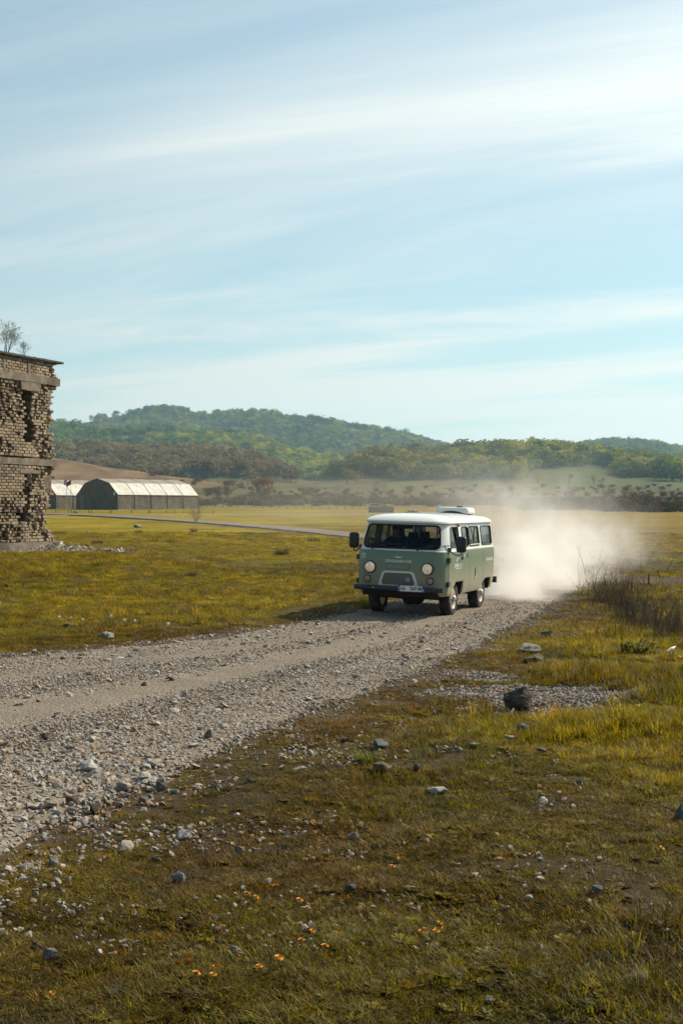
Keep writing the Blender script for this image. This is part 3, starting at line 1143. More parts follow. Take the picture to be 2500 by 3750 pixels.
def rough_beam(name, u0, u1, n0, n1, z0, z1, mat, seed, amt=.02, parent=None):
    b = bmesh.new()
    bmesh.ops.create_cube(b, size=1.0)
    for v in b.verts:
        v.co = Vector(loc(u0 + (v.co.x + .5) * (u1 - u0), n0 + (v.co.y + .5) * (n1 - n0), z0 + (v.co.z + .5) * (z1 - z0)))
    long = [e for e in b.edges if abs((e.verts[0].co - e.verts[1].co).x) > (u1 - u0) * .9]
    bmesh.ops.subdivide_edges(b, edges=long, cuts=max(4, int((u1 - u0) / .22)), use_grid_fill=True)
    r_ = random.Random(seed)
    for v in b.verts:
        v.co += Vector((r_.gauss(0, amt), r_.gauss(0, amt * .6), r_.gauss(0, amt * .6)))
    bmesh.ops.recalc_face_normals(b, faces=b.faces[:])
    me = bpy.data.meshes.new(name); b.to_mesh(me); b.free()
    smooth(me, 50)
    return mesh_obj(name, me, parent or ruin, mat)


rough_beam('concrete_beam', .0, UEND, -.5, .03, 6.985, 7.275, MAT_CONC, 1, .014)
rough_beam('concrete_beam', .06, UEND, -.5, .005, 3.87, 4.115, MAT_CONC, 2, .014)
rough_beam('lintel', 1.35, 2.62, -.4, .05, 6.66, 6.97, MAT_CONC, 3, .012)
rough_beam('lintel', 1.32, 2.62, -.4, .03, 3.555, 3.68, MAT_CONC, 4, .008)
rough_beam('concrete_post', 2.0, 2.13, -.4, .02, 7.28, 7.84, MAT_CONC, 5, .008)
rough_beam('concrete_post', 3.55, 3.68, -.4, .02, 7.28, 7.84, MAT_CONC, 6, .008)
plinth = rough_beam('plinth', -.06, UEND, -.6, .10, .30, .975, MAT_CONC, 7, .012)
rough_beam('roof_slab', -.10, UEND, -4.6, .13, 7.855, 7.93, MAT_ROOFING, 8, .012)
# trail blaze painted on the plinth's corner
mk = MB()
for i, (a, b_, mi) in enumerate(((.83, .95, 0), (.72, .82, 1), (.58, .70, 0))):
    mk.box(loc(.10, .128, (a + b_) / 2), (.24, .006, b_ - a), None, mi)
mk.build('painted_blaze', [simple('blaze_white', (.62, .58, .54), .8, var=.25), simple('blaze_red', (.28, .13, .11), .8, var=.3)], ruin)
# the other walls, seen only through the openings
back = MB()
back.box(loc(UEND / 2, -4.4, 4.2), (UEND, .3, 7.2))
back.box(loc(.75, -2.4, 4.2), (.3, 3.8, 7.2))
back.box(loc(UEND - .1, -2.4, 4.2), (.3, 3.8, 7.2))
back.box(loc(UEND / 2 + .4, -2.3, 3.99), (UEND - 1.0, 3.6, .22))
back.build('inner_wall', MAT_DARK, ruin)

# rubble at the foot
rub = [rock_mesh('rubble', 12, .6, 0, 500 + i, 1.5) for i in range(4)]
n = 950
uu_ = rng.normal(.55, 1.5, n); dd = np.abs(rng.normal(0, .65, n)) * (1 + .4 * (uu_ < .6))
hx = RC.x + RU.x * uu_ + RN.x * (.10 + dd); hy = RC.y + RU.y * uu_ + RN.y * (.10 + dd)
hh = .34 * np.exp(-(dd / .55) ** 2) * np.exp(-((uu_ - .5) / 1.7) ** 2)
t = NT('rubble_lime')
r = t.rand()
c = t.mix(t.range(r, 0, 1, 0, 1, False), (.21, .175, .135), (.40, .36, .305))
MAT_RUB = t.done(t.bsdf(c, .9, 0, None, .2))
s = rng.uniform(.06, .20, n)
scatter('rubble_heap', np.stack([hx, hy, gz(hx, hy) + hh * rng.random(n) + .02], 1), np.stack([rng.normal(0, .5, n), rng.normal(0, .5, n), rng.random(n) * 6.28], 1), np.stack([s * 1.2, s * .8, s * .6], 1), rng.integers(0, 4, n), rub, MAT_RUB, None, 'heap of pale broken masonry at the foot of the ruin', 'rubble')

# ================================================================== TREES AND SHRUBS
MAT_BARK = simple('bark', (.105, .080, .060), .95, nscale=6)
MAT_TWIG = simple('twigs_grey', (.150, .115, .085), .95)
MAT_RUSSET = simple('twigs_russet', (.215, .105, .045), .95)
MAT_OLIVE = simple('twigs_olive', (.125, .110, .045), .95)
MAT_CONIFER = simple('leaf_dark', (.035, .050, .022), .95)
MAT_PALE = simple('twigs_pale', (.270, .245, .210), .95)


def bare_tree(name, loc_, h, label, cat='tree', mat=MAT_TWIG, seed=1, depth=4, spread=.55, stems=1, twig=.012, group=None, leaf=0, leaf_mat=None, trunk_frac=.28, tw=.035):
    r = random.Random(seed)
    tr, cr, lf = MB(), MB(), MB()

    def grow(p, d, L, rad, lev, mb):
        segs = 3
        pts, rads = [p.copy()], [rad]
        q = p.copy()
        for i in range(segs):
            d = (d + Vector((r.gauss(0, .12), r.gauss(0, .12), r.gauss(.04, .08)))).normalized()
            q = q + d * L / segs
            pts.append(q.copy()); rads.append(rad * (1 - .18 * (i + 1)))
        mb.tube(pts, rads, 4 if lev < 2 else 3, cap=False)
        if lev >= depth:
            for _ in range(leaf):
                c = pts[r.randrange(1, 4)] + Vector((r.gauss(0, 1), r.gauss(0, 1), r.gauss(0, 1))) * L * .25
                a = Vector((r.gauss(0, 1), r.gauss(0, 1), r.gauss(0, 1))).normalized(); b = a.orthogonal().normalized()
                s = h * r.uniform(.012, .024)
                lf.add([c - a * s, c - b * s * .6, c + a * s, c + b * s * .6], [(0, 1, 2, 3)])
            return
        for _ in range(r.choice((3, 4)) if lev < depth - 1 else r.choice((4, 5))):
            i = r.choice((1, 2, 3, 3))
            nd = (d + Vector((r.gauss(0, spread), r.gauss(0, spread), r.gauss(.12, spread * .6)))).normalized()
            grow(pts[i], nd, L * r.uniform(.58, .85), max(rads[i] * .6, twig * h * .5), lev + 1, cr)

    for s in range(stems):
        a = r.uniform(0, 6.28)
        d = Vector((math.cos(a) * .35, math.sin(a) * .35, 1)).normalized() if stems > 1 else Vector((r.gauss(0, .05), r.gauss(0, .05), 1)).normalized()
        st = Vector((math.cos(a), math.sin(a), 0)) * (h * .03 if stems > 1 else 0)
        grow(st, d, h * (trunk_frac + .06), h * tw, 1, tr)
    root = empty(name, loc_)
    zmax = max(v[2] for v in cr.v)
    k = h / zmax
    for mb in (tr, cr, lf):
        mb.v = [(v[0] * k, v[1] * k, v[2] * k) for v in mb.v]
    tr.build('trunk' if stems == 1 else 'stem', MAT_BARK if stems == 1 else mat, root)
    cr.build('crown', mat, root)
    if leaf: lf.build('leaves', leaf_mat or mat, root)
    return tag(root, label, cat, group)


def by_px(px, py, hpx):
    q = on_ground(px, py)
    return q, hpx / F * q.y


MAT_NEWLEAF = simple('new_leaf', (.13, .12, .04), .8)
# on the ruin's roof
w_ = loc(2.75, -.5, 7.93)
M = ruin.matrix_basis
bp = Matrix.LocRotScale(ruin.location, ruin.rotation_euler, None) @ Vector(w_)
bare_tree('roof_shrub', bp, 1.30, 'thin budding shrub growing on top of the ruin', 'shrub', MAT_OLIVE, 71, 4, .55, 6, .0045, leaf=1, leaf_mat=MAT_NEWLEAF, tw=.012)
bp2 = Matrix.LocRotScale(ruin.location, ruin.rotation_euler, None) @ Vector(loc(1.85, -.4, 7.93))
bare_tree('roof_shrub', bp2, .70, 'smaller thin shrub on the ruin roof, nearer its right corner', 'shrub', MAT_OLIVE, 72, 4, .5, 4, .0045, leaf=1, leaf_mat=MAT_NEWLEAF, tw=.012)

for i, (px, py, hp, mat, st, dp, lab, nm, lf) in enumerate([
    (822, 1838, 92, MAT_TWIG, 2, 4, 'bare spreading grey tree right of the long tent', 'bare_tree', 0),
    (962, 1842, 104, MAT_RUSSET, 2, 5, 'rounded russet tree with dense twigs standing in the valley', 'russet_tree', 2),
    (1142, 1840, 66, MAT_TWIG, 2, 4, 'low bare tree behind the fence, right of the russet tree', 'bare_tree', 0),
    (1226, 1838, 76, MAT_PALE, 2, 4, 'hazy pale tree left of the twin trees by the shelter', 'bare_tree', 0),
    (1372, 1836, 90, MAT_PALE, 1, 4, 'left one of the twin pale trees above the low shelter', 'bare_tree', 0),
    (1408, 1836, 82, MAT_PALE, 1, 4, 'right one of the twin pale trees above the low shelter', 'bare_tree', 0),
    (2258, 1856, 84, MAT_TWIG, 2, 4, 'leftmost bare tree of the clump at the right edge', 'bare_tree', 0),
    (2318, 1858, 104, MAT_TWIG, 2, 4, 'tallest bare tree of the clump at the right edge', 'bare_tree', 0),
    (2368, 1872, 86, MAT_TWIG, 2, 4, 'bare leaning tree at the field bank, front of its clump', 'bare_tree', 0),
    (2458, 1856, 66, MAT_TWIG, 2, 4, 'small bare tree farthest right along the field bank', 'bare_tree', 0),
    (696, 1764, 44, MAT_PALE, 2, 4, 'small pale round tree above the end of the tent', 'pale_tree', 1),
    (757, 1766, 40, MAT_TWIG, 1, 4, 'thin bare sapling right of the small pale tree', 'sapling', 0),
    (516, 1736, 24, MAT_CONIFER, 1, 4, 'dark little tree on the bare brown slope', 'small_tree', 3),
    (538, 1740, 15, MAT_RUSSET, 2, 3, 'tiny reddish bush on the bare brown slope', 'bush', 3),
    (1480, 1828, 46, MAT_TWIG, 3, 3, 'faint scrubby bush above the van roof vent', 'bush', 1),
    (1576, 1838, 52, MAT_TWIG, 2, 4, 'bare dusty tree above the rear of the van', 'bare_tree', 0),
    (2044, 1838, 30, MAT_TWIG, 3, 3, 'low bare shrub in the valley left of the right clump', 'bush', 0),
    (2160, 1840, 26, MAT_TWIG, 3, 3, 'rounded bare shrub midway to the right clump', 'bush', 0),
    (2078, 1762, 42, MAT_CONIFER, 2, 4, 'dark round tree in the clearing on the right hill', 'round_tree', 4),
    (2176, 1764, 40, MAT_CONIFER, 2, 4, 'dark round tree right of the clearing on the hill', 'round_tree', 4),
    (1968, 1762, 38, MAT_RUSSET, 2, 4, 'brown leafless tree at the left foot of the clearing', 'brown_tree', 1),
    (2200, 1728, 30, MAT_CONIFER, 2, 4, 'dark tree highest in the hill clearing', 'round_tree', 4),
]):
    q, h = by_px(px, py, hp)
    bare_tree(nm, q, h, lab, 'tree' if 'tree' in nm or nm == 'sapling' else 'bush', mat, 900 + i, dp + (hp > 60), .5, st, .0055, group='scattered valley trees and bushes', leaf=lf, tw=.022)

q, h = by_px(716, 1914, 66)
bare_tree('bare_bush', q, h, 'wide twiggy bare bush beside the far track', 'bush', MAT_TWIG, 75, 4, .55, 7, .004, tw=.010)

# scrub along the streams and the field bank
def scrub_mesh(seed):
    r = random.Random(seed)
    mb = MB()
    for i in range(34):
        a = r.uniform(0, 6.28); l = r.uniform(.5, 1.1)
        b = Vector((r.gauss(0, .25), r.gauss(0, .25), 0))
        e = b + Vector((math.cos(a) * .35 * l, math.sin(a) * .35 * l, l * .8))
        m = (b + e) / 2 + Vector((r.gauss(0, .06), r.gauss(0, .06), .05))
        mb.tube([b, m, e], [.03, .022, .012], 3, cap=False)
        for _ in range(3):
            f = e + Vector((r.gauss(0, .2), r.gauss(0, .2), r.gauss(.05, .12)))
            mb.tube([m.lerp(e, r.random()), f], [.018, .008], 3, cap=False)
    return mb.mesh('scrub')


sk = [scrub_mesh(600 + i) for i in range(4)]
MAT_SCRUB = leafy('scrub_twigs', trans=.0, jitter=.25, rough=.95)
SP, SS, ST = [], [], []
for n, x0, x1, r0, r1, hmin, hmax in ((260, 660, 1900, 1838, 1852, .9, 2.2), (70, 880, 1060, 1838, 1850, 1.5, 2.8), (320, 1900, 2600, 1846, 1866, 1.2, 2.6), (160, 2180, 2600, 1850, 1872, 1.2, 3.0), (70, 560, 1200, 1790, 1832, .8, 2.4), (120, 1500, 2550, 1778, 1832, .8, 2.4), (60, 900, 1500, 1800, 1834, .8, 2.2)):
    for _ in range(n):
        px, py = rng.uniform(x0, x1), rng.uniform(r0, r1)
        dd_ = np.interp(py, [1770, 1800, 1840, 1862, 1872], [900, 600, 420, 300, 250])
        dd_ *= rng.uniform(.95, 1.05)
        xx = (px - 1250) / F * dd_
        h = rng.uniform(hmin, hmax)
        SP.append((xx, dd_, float(gz0(np.array([xx]), np.array([dd_]))[0]) - .05)); SS.append((h * 1.5, h * 1.5, h))
        ST.append(np.array([.12, .085, .05]) * rng.uniform(.7, 1.3) if rng.random() < .7 else np.array([.07, .07, .03]))
n = len(SP)
scatter('valley_scrub', np.array(SP), np.stack([np.zeros(n), np.zeros(n), rng.random(n) * 6.28], 1), np.array(SS), rng.integers(0, 4, n), sk, MAT_SCRUB, np.array(ST), 'brown leafless scrub in bands across the valley floor', 'scrub')

# ================================================================== TENTS
def canvas(name, col, var=.18, trans=0.0):
    t = NT(name)
    p = t.obj()
    n = t.noise(p, .9, 6, .6, (1, 1, .4))
    f = t.noise(p, 3.0, 5, .6, (.6, .6, 1.6))
    c = t.mix(t.range(n, .3, .7), tuple(v * (1 - var) for v in col), tuple(min(.85, v * (1 + var)) for v in col))
    return t.done(t.bsdf(c, .55, 0, t.bump(f, .6, .35), .3))


MAT_TENT_W = canvas('tent_white', (.44, .42, .37), .2)
MAT_TENT_T = canvas('tent_tan', (.235, .20, .15), .18)
MAT_TENT_B = canvas('tent_brown', (.120, .094, .066), .3)
MAT_TENT_D = canvas('tent_gable', (.100, .077, .052), .3)
q = on_ground(432, 1867)
TW, TL = 14.0, 24.0
EV, KN, RG = 3.3, 5.95, 6.95
KX = TW * .29


def tent_part(name, mb_pts, nu, nv, mat, parent, sag, seed):
    """a cloth panel between four corners, sagging a little"""
    A, B, C, D = [Vector(v) for v in mb_pts]
    r = random.Random(seed)
    nrm = (B - A).cross(D - A).normalized()
    vs, fs = [], []
    for j in range(nv + 1):
        for i in range(nu + 1):
            s, w = i / nu, j / nv
            P = A.lerp(B, s).lerp(D.lerp(C, s), w)
            e = math.sin(math.pi * s) * math.sin(math.pi * w)
            P = P - nrm * sag * e + nrm * r.gauss(0, .018) * (1 if 0 < i < nu else 0)
            vs.append(P)
    m = nu + 1
    for j in range(nv):
        for i in range(nu):
            fs.append((j * m + i, j * m + i + 1, (j + 1) * m + i + 1, (j + 1) * m + i))
    o = MB().add(vs, fs).build(name, mat, parent, 180)
    return o


def make_tent():
    root = empty('storage_tent')
    # local: X across (0 at ridge), Y along from the near gable, Z up
    prof = [(TW / 2, 0), (TW / 2, EV), (KX, KN), (0, RG), (-KX, KN), (-TW / 2, EV), (-TW / 2, 0)]
    NP = 5
    for k in range(NP):
        y0, y1 = TL * k / NP, TL * (k + 1) / NP
        for a, b, nm, mat, sg in ((0, 1, 'wall_panel', MAT_TENT_B, .05), (1, 2, 'roof_side_panel', MAT_TENT_W, .10), (2, 3, 'roof_top_panel', MAT_TENT_T, .06), (3, 4, 'roof_top_panel', MAT_TENT_T, .06), (4, 5, 'roof_side_panel', MAT_TENT_W, .1), (5, 6, 'wall_panel', MAT_TENT_B, .05)):
            (xa, za), (xb, zb) = prof[a], prof[b]
            tent_part(nm, ((xa, y0 + .03, za), (xa, y1 - .03, za), (xb, y1 - .03, zb), (xb, y0 + .03, zb)), 10, 6, mat, root, sg, k * 10 + a)
        # arch tubes stand a little proud along every seam
    for k in range(NP + 1):
        y0 = TL * k / NP
        MB().tube([(x * 1.004, y0, z + .02) for x, z in prof], .05, 5).build('arch_rib', MAT_TENT_T, root)
    MB().tube([(TW / 2 + .03, 0, EV), (TW / 2 + .03, TL, EV)], .06, 5).build('eave_rope', MAT_TENT_D, root)
    for yy, nm in ((.0, 'gable'), (TL, 'gable')):
        MB().add([(x, yy, z) for x, z in prof], [(0, 1, 2, 3, 4, 5, 6)]).build(nm, MAT_TENT_D, root)
    # loose skirt on the grass, door flap, notice
    r = random.Random(4)
    sk_ = MB()
    for k in range(40):
        y0 = TL * k / 40
        w = r.uniform(.05, .5)
        sk_.add([(TW / 2, y0, .16), (TW / 2, y0 + TL / 40, .16), (TW / 2 + w, y0 + TL / 40, .03), (TW / 2 + w, y0, .03)], [(0, 1, 2, 3)])
    sk_.build('skirt', MAT_TENT_T, root)
    MB().box((-TW * .36, -.06, 1.6), (1.3, .06, 3.2)).build('door', canvas('door_flap', (.16, .14, .11)), root)
    MB().box((TW * .42, -.07, 3.6), (.55, .05, .7)).build('notice_board', simple('notice', (.5, .55, .5)), root)
    for k in (.8, 9.7, 19.2):      # guy ropes
        MB().tube([(TW / 2, k, EV), (TW / 2 + 1.6, k + .4, .02)], .025, 4).build('guy_rope', MAT_PALE, root)
    return root


PHI = math.radians(40)
tent = make_tent()
ax = Vector((math.sin(PHI), math.cos(PHI), 0)); ac_ = Vector((math.cos(PHI), -math.sin(PHI), 0))
org = Vector((q.x, q.y, 0)) - ac_ * (TW / 2)
tent.location = (org.x, org.y, q.z - .1)
tent.rotation_euler = (0, 0, -PHI)
tag(tent, 'long brown tent with bright white roof sides standing in full view', 'tent', 'storage tents')


def copy_tree(o, parent=None):
    c = o.copy(); COL.objects.link(c); c.parent = parent
    for ch in list(o.children): copy_tree(ch, c)
    return c


tent2 = copy_tree(tent)
o2 = org - ac_ * 18.5 - ax * 2.0
tent2.location = (o2.x, o2.y, q.z - .1)
tag(tent2, 'brown and white tent half hidden between ruin and the other tent', 'tent', 'storage tents')

# flags
MAT_POLE = simple('flag_pole_paint', (.35, .33, .30), .6)
for px, side, colr, lab, emb in ((244, -1, (.03, .07, .30), 'blue flag hanging on a thin pole by the tents', (.6, .6, .6)), (260, -1, (.33, .03, .035), 'red flag hanging on a thin pole by the tents', (.03, .02, .02))):
    f = on_ground(px, 1872)
    hh_ = 118 / F * f.y
    root = empty('flag', f)
    MB().tube([(0, 0, 0), (0, 0, hh_)], [.05, .035], 6).build('pole', MAT_POLE, root)
    cl_ = MB()
    nx, nz = 10, 8
    long_ = .95 if emb[0] > .5 else 1.25
    vs = []
    for j in range(nz + 1):
        for i in range(nx + 1):
            s, w = i / nx, j / nz
            droop = .75 * s if emb[0] < .5 else .35 * s
            vs.append((side * s * (long_ * .75 if emb[0] < .5 else .55), .16 * math.sin(s * 7 + w), hh_ - .05 - w * 1.0 * (1 - .15 * s) - droop))
    fs = [(j * (nx + 1) + i, j * (nx + 1) + i + 1, (j + 1) * (nx + 1) + i + 1, (j + 1) * (nx + 1) + i) for j in range(nz) for i in range(nx)]
    cloth = cl_.add(vs, fs).build('flag_cloth', simple('flag_' + ('blue' if emb[0] > .5 else 'red'), colr, .7), root, 180)
    em = MB()
    for i in range(3, 7):
        for j in range(2, 6):
            if abs(i - 4.5) + abs(j - 3.5) > 2.1: continue
            k = j * (nx + 1) + i
            em.add([Vector(vs[a_]) + Vector((0, -.012, 0)) for a_ in (k, k + 1, k + nx + 2, k + nx + 1)], [(0, 1, 2, 3)])
    em.build('flag_emblem', simple('emblem_' + lab[:4].strip(), emb, .7), cloth)
    tag(root, lab, 'flag')

# fences
MAT_POST = simple('fence_post_wood', (.085, .065, .05), .9)


def fence(pp, hpx, label, wires):
    pts = [on_ground(px, py) for px, py in pp]
    root = empty('wire_fence', pts[0])
    tops = []
    for q_ in pts:
        h = hpx / F * q_.y * rng.uniform(.85, 1.1)
        lean = rng.normal(0, .05)
        MB().tube([q_ - pts[0], q_ - pts[0] + Vector((lean, 0, h))], [.06, .05], 5).build('fence_post', MAT_POST, root)
        tops.append((q_ - pts[0], h))
    for w in wires:
        MB().tube([b + Vector((0, 0, h * w)) for b, h in tops], .012, 3, cap=False).build('wire', MAT_POLE, root)
    return tag(root, label, 'fence')


fence([(x, 1880) for x in (205, 250, 262, 326, 335, 402, 408, 480, 484, 545, 551, 610, 640, 672, 780)], 13, 'row of short posts before the tents along the thin track', (.6, .9))
fence([(x, 1858 + (x - 700) * .015) for x in (722, 733, 757, 788, 815, 842, 871, 900, 931, 962, 990, 1020, 1050, 1083, 1112, 1140, 1172, 1203, 1232, 1262, 1290, 1318, 1340)], 19, 'long post and wire fence crossing the valley right of the tents', (.35, .65, .92))

# low shelter and log pile behind the van
q = on_ground(1395, 1877)
k = q.y / F
root = empty('low_shelter', q)
MB().box((0, .8, 11 * k), (92 * k, 1.6, 22 * k)).build('wall', simple('shelter_blocks', (.17, .16, .13), .9, var=.3), root)
MB().box((0, .8, 31 * k), (84 * k, 2.4, .07), Euler((0, .06, 0))).build('roof', simple('shelter_sheet', (.62, .63, .60), .5), root)
for sx in (-1, 1):
    for yy in (.1, 1.5):
        MB().tube([(sx * 36 * k, yy, 0), (sx * 36 * k, yy, 31 * k - sx * .06 * 36 * k)], .04, 5).build('post', MAT_POST, root)
tag(root, 'low grey shelter with a thin pale roof beyond the van', 'shelter')
q = on_ground(1512, 1878)
k = q.y / F
root = empty('log_pile', q)
MAT_LOG = simple('old_logs', (.20, .17, .13), .9, var=.3)
for i in range(14):
    row = 0 if i < 6 else (1 if i < 11 else 2)
    j = i - (0, 6, 11)[row]
    MB().tube([((-26 + j * 9 + row * 5 + rng.uniform(-2, 2)) * k, rng.uniform(-.4, .1), (2.2 + row * 3.8) * k), ((-18 + j * 9 + row * 5) * k, 1.8, (2.2 + row * 3.8) * k)], 2.3 * k, 7).build('log', MAT_LOG, root)
tag(root, 'low pile of weathered logs right of the shelter', 'log pile')

# ================================================================== ROCKS
def rock_mat(name, c0, c1):
    t = NT(name)
    p = t.obj()
    n = t.noise(p, 2.2, 6, .65)
    f = t.noise(p, 9, 5, .65)
    c = t.mix(t.range(n, .35, .65), c0, c1)
    c = t.scale(c, t.range(f, .3, .7, .7, 1.2))
    return t.done(t.bsdf(c, .9, 0, t.bump(f, .8, .1), .15))


MAT_R = {'pale': rock_mat('rock_pale', (.21, .20, .18), (.33, .315, .285)), 'grey': rock_mat('rock_grey', (.15, .145, .13), (.26, .245, .22)),
         'dark': rock_mat('rock_dark', (.060, .050, .040), (.13, .105, .08)), 'brown': rock_mat('rock_brown', (.12, .088, .06), (.22, .17, .12)), 'white': rock_mat('rock_white', (.36, .35, .325), (.47, .46, .43)), 'slate': rock_mat('rock_slate', (.12, .135, .135), (.23, .24, .235))}
ROCKS = [
    (2004, 2342, 52, 34, 'brown', .2, 'brown pointed rock at the road edge below the dry weeds'),
    (1938, 2396, 104, 30, 'pale', .1, 'broad pale slab of rock, largest light one right of the road'),
    (1956, 2434, 82, 26, 'brown', -.2, 'brown flat rock just below the broad pale slab'),
    (1902, 2616, 116, 88, 'dark', .25, 'big dark upright boulder beside the bare gravel patch'),
    (1916, 2700, 64, 38, 'slate', .1, 'blue grey lump of rock below the dark boulder'),
    (1864, 2716, 40, 12, 'white', 0, 'thin white flat stone left of the blue grey lump'),
    (2242, 2710, 58, 14, 'white', .05, 'bright white flat stone alone in the right hand grass'),
    (1734, 2744, 44, 12, 'pale', 0, 'slim pale flat stone in grass between road and lump'),
    (1986, 2766, 48, 13, 'pale', .1, 'flat pale stone half buried below the blue grey lump'),
    (1392, 2748, 66, 24, 'slate', .1, 'bluish flat rock at the worn verge left of centre grass'),
    (1398, 2836, 84, 26, 'brown', .05, 'long tan flat rock sunk in grass near the verge'),
    (1524, 2836, 34, 28, 'dark', .3, 'small dark stone right of the long tan rock'),
    (1602, 2920, 90, 20, 'white', .05, 'long white slab lying in the middle of the grass'),
    (1294, 3094, 42, 28, 'grey', .2, 'rounded grey stone below the middle of the picture'),
    (2492, 3010, 40, 62, 'slate', .1, 'dark slate rock cut by the right edge of the picture'),
    (388, 2342, 68, 24, 'pale', .1, 'pale humped rock on the far verge, left of the road'),
    (246, 2302, 40, 18, 'brown', .1, 'tan rock among white seed heads on the far verge'),
    (170, 2716, 54, 28, 'brown', .2, 'brown block lying on the road at the left'),
    (618, 2502, 40, 20, 'dark', .1, 'dark flat stone in the middle of the road'),
    (526, 2520, 22, 18, 'dark', .1, 'small dark cube of stone in the left wheel rut'),
    (766, 2712, 42, 36, 'grey', .3, 'squarish grey rock on the near road shoulder'),
    (584, 2900, 48, 44, 'grey', .5, 'pointed pyramid shaped grey rock on the near shoulder'),
    (524, 2950, 46, 26, 'grey', .2, 'low grey rock left below the pyramid shaped rock'),
    (352, 2984, 56, 34, 'dark', .3, 'dark lump of earth and stone at the shoulder foot'),
    (262, 2956, 56, 40, 'brown', .3, 'large tan rock in the coarse heap at left'),
    (876, 3140, 48, 36, 'grey', .2, 'cube like grey stone alone in the foreground turf'),
    (654, 3240, 56, 34, 'pale', .2, 'pale rounded stone in the lower left turf'),
    (570, 3168, 48, 26, 'brown', .1, 'tan stone above left of the pale rounded stone'),
    (196, 3184, 54, 40, 'pale', .4, 'pale leaning stone near the lower left gravel'),
    (88, 3192, 66, 20, 'pale', .05, 'pale flat slab near the left edge below the road'),
    (182, 3528, 64, 40, 'grey', .2, 'grey stone in the bottom left corner area'),
    (132, 3490, 54, 30, 'brown', .1, 'brown stone just above the grey bottom left stone'),
    (726, 3496, 54, 24, 'brown', .1, 'reddish tan stone low in the foreground turf'),
    (862, 3506, 52, 26, 'pale', .2, 'pale angular stone right of the reddish tan stone'),
    (2356, 3620, 118, 40, 'slate', .12, 'long slate rock in the bottom right corner'),
    (1792, 3690, 50, 24, 'pale', .1, 'pale stone on bare ground at the bottom'),
    (1680, 3596, 36, 18, 'slate', .1, 'small bluish stone above left of the bottom pale stone'),
    (2188, 3282, 52, 18, 'slate', .1, 'flat bluish stone by bare soil at lower right'),
    (1284, 3278, 40, 18, 'slate', .1, 'smooth bluish stone low in the middle turf'),
    (502, 1932, 36, 12, 'grey', .1, 'grey boulder in the left field below the bare bush'),
    (276, 1879, 24, 10, 'pale', .1, 'pale block lying by the posts before the tents'),
    (24, 2150, 16, 10, 'dark', .1, 'small dark stone on the left field below the ruin'),
]
for i, (px, py, w, h, kind, tilt, lab) in enumerate(ROCKS):
    q = on_ground(px, py)
    k = q.y / F
    me = rock_mesh('rock', 22 + i % 7, 1.0, .045, 700 + i, 1.0)
    o = mesh_obj('rock', me, None, MAT_R[kind])
    W, Hh = w * k * 1.05, h * k
    depth = W * (.8 if h > w * .4 else .9)
    o.scale = (W, depth, Hh * 1.45)
    o.location = (q.x, q.y + depth * .3, q.z + Hh * .30 + (.028 if 2300 < py < 3300 and px > 1250 else .010))
    o.rotation_euler = (rng.normal(0, .08), tilt, rng.uniform(-.4, .4))
    tag(o, lab, 'rock', 'loose rocks around the road')

# ================================================================== WEEDS AND FLOWERS
MAT_STALK = simple('dry_stalks', (.075, .050, .034), .95, var=.35, nscale=3)
MAT_STALK2 = simple('dry_stalks_pale', (.135, .092, .055), .95, var=.3, nscale=3)
MAT_SEED = simple('dark_seed', (.035, .026, .022), .95)


def weed(px, py, hpx, wpx, n_, label, seed, mat=MAT_STALK, spike=False):
    r = random.Random(seed)
    q = on_ground(px, py)
    k = q.y / F
    H, W = hpx * k, wpx * k
    root = empty('dry_weed', q)
    st, br, sd_ = MB(), MB(), MB()
    for i in range(n_):
        b = Vector((r.gauss(0, .62) * W, r.gauss(0, .9) * W, 0))
        b.z = gzs(q.x + b.x, q.y + b.y) - q.z
        h = H * min(1.2, abs(r.gauss(.45, .28)) + .12)
        ln = Vector((r.gauss(.05, .24), r.gauss(0, .2), 1))
        m = b + ln * h * .5 + Vector((r.gauss(0, .02), r.gauss(0, .02), 0))
        e = b + Vector((ln.x * 1.25, ln.y * 1.25, 1)) * h
        rad = r.uniform(.0022, .0042)
        st.tube([b, m, e], [rad, rad * .8, rad * .4], 3, cap=False)
        if spike and i < n_ // 3 + 1:
            for s in range(46):
                t_ = r.uniform(.45, 1.0); c = m.lerp(e, max(0, t_ * 2 - 1)) if t_ > .5 else b.lerp(m, t_ * 2)
                a = Vector((r.gauss(0, 1), r.gauss(0, 1), r.gauss(0, 1))).normalized() * r.uniform(.008, .02)
                sd_.tube([c, c + a * 1.6], [.009, .006], 3)
        else:
            for s in range(r.choice((1, 2, 4))):
                c = m.lerp(e, r.random()); f = c + Vector((r.gauss(0, .05), r.gauss(0, .05), r.uniform(.03, .14)))
                br.tube([c, f], [rad * .6, rad * .3], 3, cap=False)
    st.build('stems', mat, root)
    if br.v: br.build('twigs', mat, root)
    if sd_.v: sd_.build('seed_spike', MAT_SEED, root)
    return tag(root, label, 'weed', 'dry weeds beside the road')


